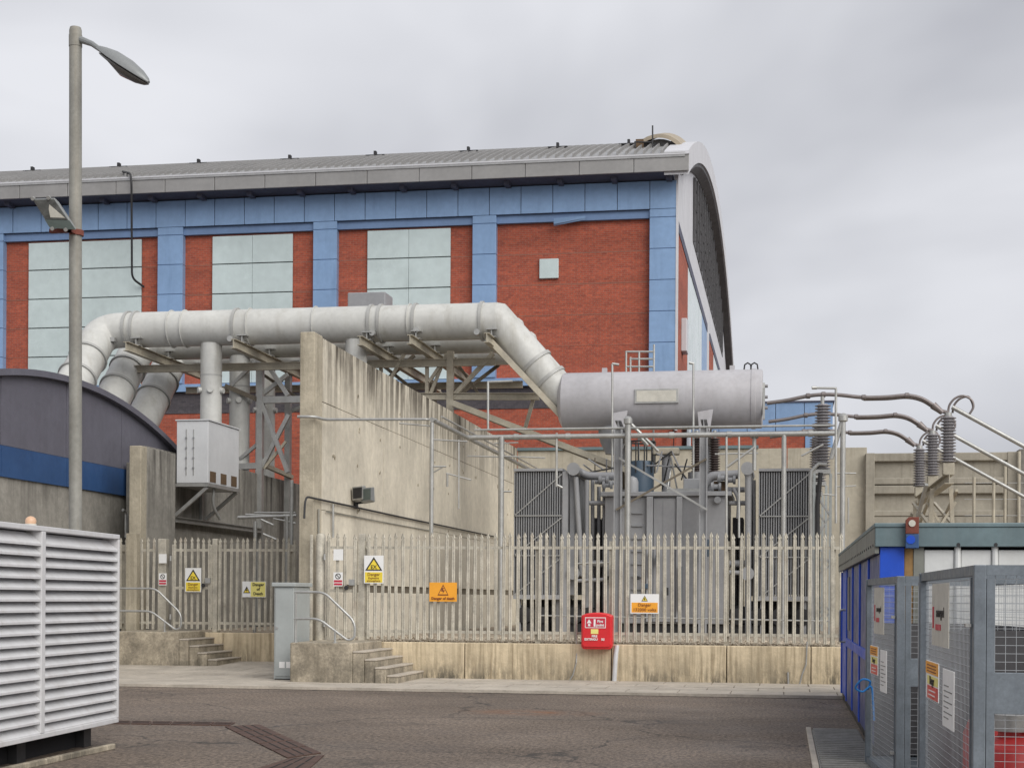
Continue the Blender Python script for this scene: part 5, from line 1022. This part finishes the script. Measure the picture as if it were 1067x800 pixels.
# ribbed deck beside the kiosk
rd = T('ribbed_mat', 'grey ribbed deck strip on the ground beside the blue kiosk', 'mat', (.6, 16.5, 0))
dA, dB, dC, dD = atZ(846, 762, 0), atZ(884, 756, 0), atZ(905, 815, 0), atZ(852, 815, 0)
bx('bed', 'plate_grey', rd, dA.x, KX-.03, dD.y, dA.y, .001, .03)
for i in range(26): y = dD.y+(dA.y-dD.y)*(i+.5)/26; bx('rib', 'plate_grey', rd, dA.x+.01, KX-.04, y-.035, y+.035, .03, .055, bevel=.012)
props(bx('concrete_apron', 'paving', None, dA.x-.07, dA.x-.005, 14, dA.y+.3, -.02, .035, bevel=.01), 'narrow pale concrete edge along the ribbed deck', 'kerb')

# ================================================================ GAS CYLINDER CAGES
def cage(label, C0, C1, wd, H, plate):
    """C0 near corner, C1 far corner of the left side; front face runs right from C0"""
    t = T('cylinder_cage', label, 'cage', (C0+C1)/2, 'galvanized cylinder cages'); dv_ = (C1-C0).normalized(); Ls = (C1-C0).length; fr_ = V((dv_.y, -dv_.x, 0))
    z = V((0, 0, 1)); Q = lambda s, f, h: C0+dv_*s+fr_*f+z*h
    for s, f in ((0, 0), (Ls, 0), (0, wd), (Ls, wd)): MB().bar(Q(s, f, 0), Q(s, f, H), .07).build('post', 'galv_cage', t, bevel=.005)
    for f in (0, wd):
        for h in (.08, H-.03): MB().bar(Q(.036, f, h), Q(Ls-.036, f, h), .05, .06).build('rail', 'galv_cage', t)
    for s in (0, Ls):
        for h in (.08, H-.03): MB().bar(Q(s, .036, h), Q(s, wd-.036, h), .05, .06).build('rail', 'galv_cage', t)
    MB().bar(Q(.10, -.012, .12), Q(.10, -.012, H-.07), .05, .03).build('door_stile', 'galv_cage', t); MB().bar(Q(Ls-.08, -.012, .12), Q(Ls-.08, -.012, H-.07), .04, .03).build('door_stile', 'galv_cage', t)
    for h in (.35, H-.35): MB().bar(Q(.0, -.06, h), Q(.12, -.05, h), .03, .02).build('hinge', 'galv', t)
    def mesh(o0, o1, nm, st=.06):
        m = MB(); L_ = (o1-o0).length; d_ = (o1-o0).normalized(); i = 1
        while i*st < L_: m.bar(o0+d_*(i*st)+z*.1, o0+d_*(i*st)+z*(H-.05), .0028); i += 1
        h = .1
        while h < H-.05: m.bar(o0+z*h, o1+z*h, .0028); h += st*.8
        m.build(nm, 'wire', t, kind='stuff')
    mesh(Q(.02, .012, 0), Q(Ls-.02, .012, 0), 'wire_mesh'); mesh(Q(.012, .03, 0), Q(.012, wd-.03, 0), 'wire_mesh'); mesh(Q(.02, wd-.01, 0), Q(Ls-.02, wd-.01, 0), 'wire_mesh', .08); mesh(Q(Ls-.012, .03, 0), Q(Ls-.012, wd-.03, 0), 'wire_mesh', .08)
    for (s0, f0_), (s1, f1_) in (((.05, wd-.03), (Ls-.05, wd-.03)), ((Ls-.03, .05), (Ls-.03, wd-.05))): MB().bar(Q(s0, f0_, .78), Q(s1, f1_, .78), .006, 1.3).build('back_sheet', 'louvre_dark', t)
    def plate_(f0, f1, h0, h1): MB().hexa([Q(-.03, f0, h0), Q(-.03, f1, h0), Q(-.02, f1, h0), Q(-.02, f0, h0), Q(-.03, f0, h1), Q(-.03, f1, h1), Q(-.02, f1, h1), Q(-.02, f0, h1)]).build('lock_plate', 'galv_cage', t, bevel=.003)
    plate_(.036, wd-.04, *plate); MB().bar(Q(-.02, .06, H-.08), Q(-.02, .06, .12), .045, .03).build('door_stile', 'galv_cage', t)
    MB().hexa([Q(.03, .03, .06), Q(Ls-.03, .03, .06), Q(Ls-.03, wd-.03, .06), Q(.03, wd-.03, .06), Q(.03, .03, .09), Q(Ls-.03, .03, .09), Q(Ls-.03, wd-.03, .09), Q(.03, wd-.03, .09)]).build('floor_plate', 'galv_cage', t)
    def board(s0, s1, h0, h1, mat, lift=.03, nm='sign_board', par=t):
        return MB().hexa([Q(s1, -lift, h0), Q(s0, -lift, h0), Q(s0, -lift+.005, h0), Q(s1, -lift+.005, h0), Q(s1, -lift, h1), Q(s0, -lift, h1), Q(s0, -lift+.005, h1), Q(s1, -lift+.005, h1)]).build(nm, mat, par)
    ang = math.atan2(-dv_.y, -dv_.x)
    def tx(st, s, h, size, mat, lift=.034): text(st, size, Q(s, -lift, h), mat, t, ax=ang, fat=.001)
    return t, Q, Ls, board, tx
HC = 1.86
# near corner and far corner of the nearer cage come from its post and top edge
def corner(px, d): q = atD(px, 700, d); return V((q.x, q.y, 0))
c2, Q2, L2, B2, X2 = cage('nearer galvanized mesh cage holding red gas cylinders', corner(1020, 8.9), corner(962, 11.7), 1.3, HC, (1.0, 1.24))
c1, Q1, L1, B1, X1 = cage('farther galvanized mesh cage standing against the blue kiosk', corner(938, 13.1), corner(905.5, 15.2), 1.1, HC, (.92, 1.16))
for B, X, L_, in ((B2, X2, L2), (B1, X1, L1)):
    u = lambda f, L_=L_: L_*(1-f)
    B(u(.28), u(.60), HC-.52, HC-.09, 'plate_pale', nm='maker_plate'); X('armorgard', u(.45), HC-.29, L_*.034, 'ink'); B(u(.36), u(.46), HC-.41, HC-.37, 'sign_red', .034, 'print_bar'); B(u(.30), u(.325), HC-.40, HC-.25, 'sign_red', .034, 'print_bar')
    B(u(.16), u(.42), .60+.35, 1.22, 'sign_white'); B(u(.165), u(.415), 1.13, 1.215, 'sign_orange', .034); B(u(.20), u(.41), 1.055, 1.115, 'sign_pale_yellow', .034); B(u(.20), u(.41), .955, 1.045, 'red_box', .034)
    X('Danger', u(.305), 1.085, L_*.03, 'ink', .038)
    for i in range(3): B(u(.20), u(.38), 1.145+.022*i, 1.152+.022*i, 'ink_brown', .038, 'text_line')
    for i in range(2): B(u(.24), u(.37), .98+.03*i, .987+.03*i, 'sign_white', .038, 'text_line')
    B(u(.50), u(.70), .82, 1.20, 'sign_white', .03, 'notice')
    for i in range(7): B(u(.53), u(.53+.08+.06*(i % 2)), .88+.035*i, .886+.035*i, 'plate_grey', .034, 'text_line')
def bottle(Q, s, f, r, h, lab):
    b = T('gas_cylinder', lab, 'gas cylinder', Q(s, f, .09), 'red gas cylinders in the cages'); MB().lathe(Q(s, f, .092), (0, 0, 1), [(0, r*.9), (.03, r), (h*.80, r), (h*.9, r*.85), (h*.96, r*.5), (h, r*.35), (h+.03, r*.35)], 24).build('shell', 'red_gas', b, smooth=True)
    MB().cyl(Q(s, f, h+.12), Q(s, f, h+.22), r*.5, n=14).build('valve_guard', 'galv', b, smooth=True)
for i, (s, f, lab) in enumerate(((.35, .72, 'red gas cylinder at the right front of the nearer cage'), (.55, .28, 'red gas cylinder behind the corner post of the nearer cage'), (1.25, .32, 'red gas cylinder in the middle of the nearer cage side'))): bottle(Q2, s, f, .24, (.62, .74, .86)[i], lab)
bottle(Q1, .5, .62, .2, .72, 'red gas cylinder low inside the farther cage')
rp_ = Q1(L1*.93, -.03, .78); props(MB().tube(smooth([rp_+V((.0, -.02, .0)), rp_+V((.02, -.06, .08)), rp_+V((-.06, -.09, .1)), rp_+V((-.12, -.08, .02)), rp_+V((-.05, -.05, -.02)), rp_+V((.03, -.05, .03)), rp_+V((.05, -.04, -.12)), rp_+V((.06, -.05, -.3))]), .010, 8).build('rope', 'rope_blue', smooth=True), 'loop of blue rope tied to the farther cage', 'rope')
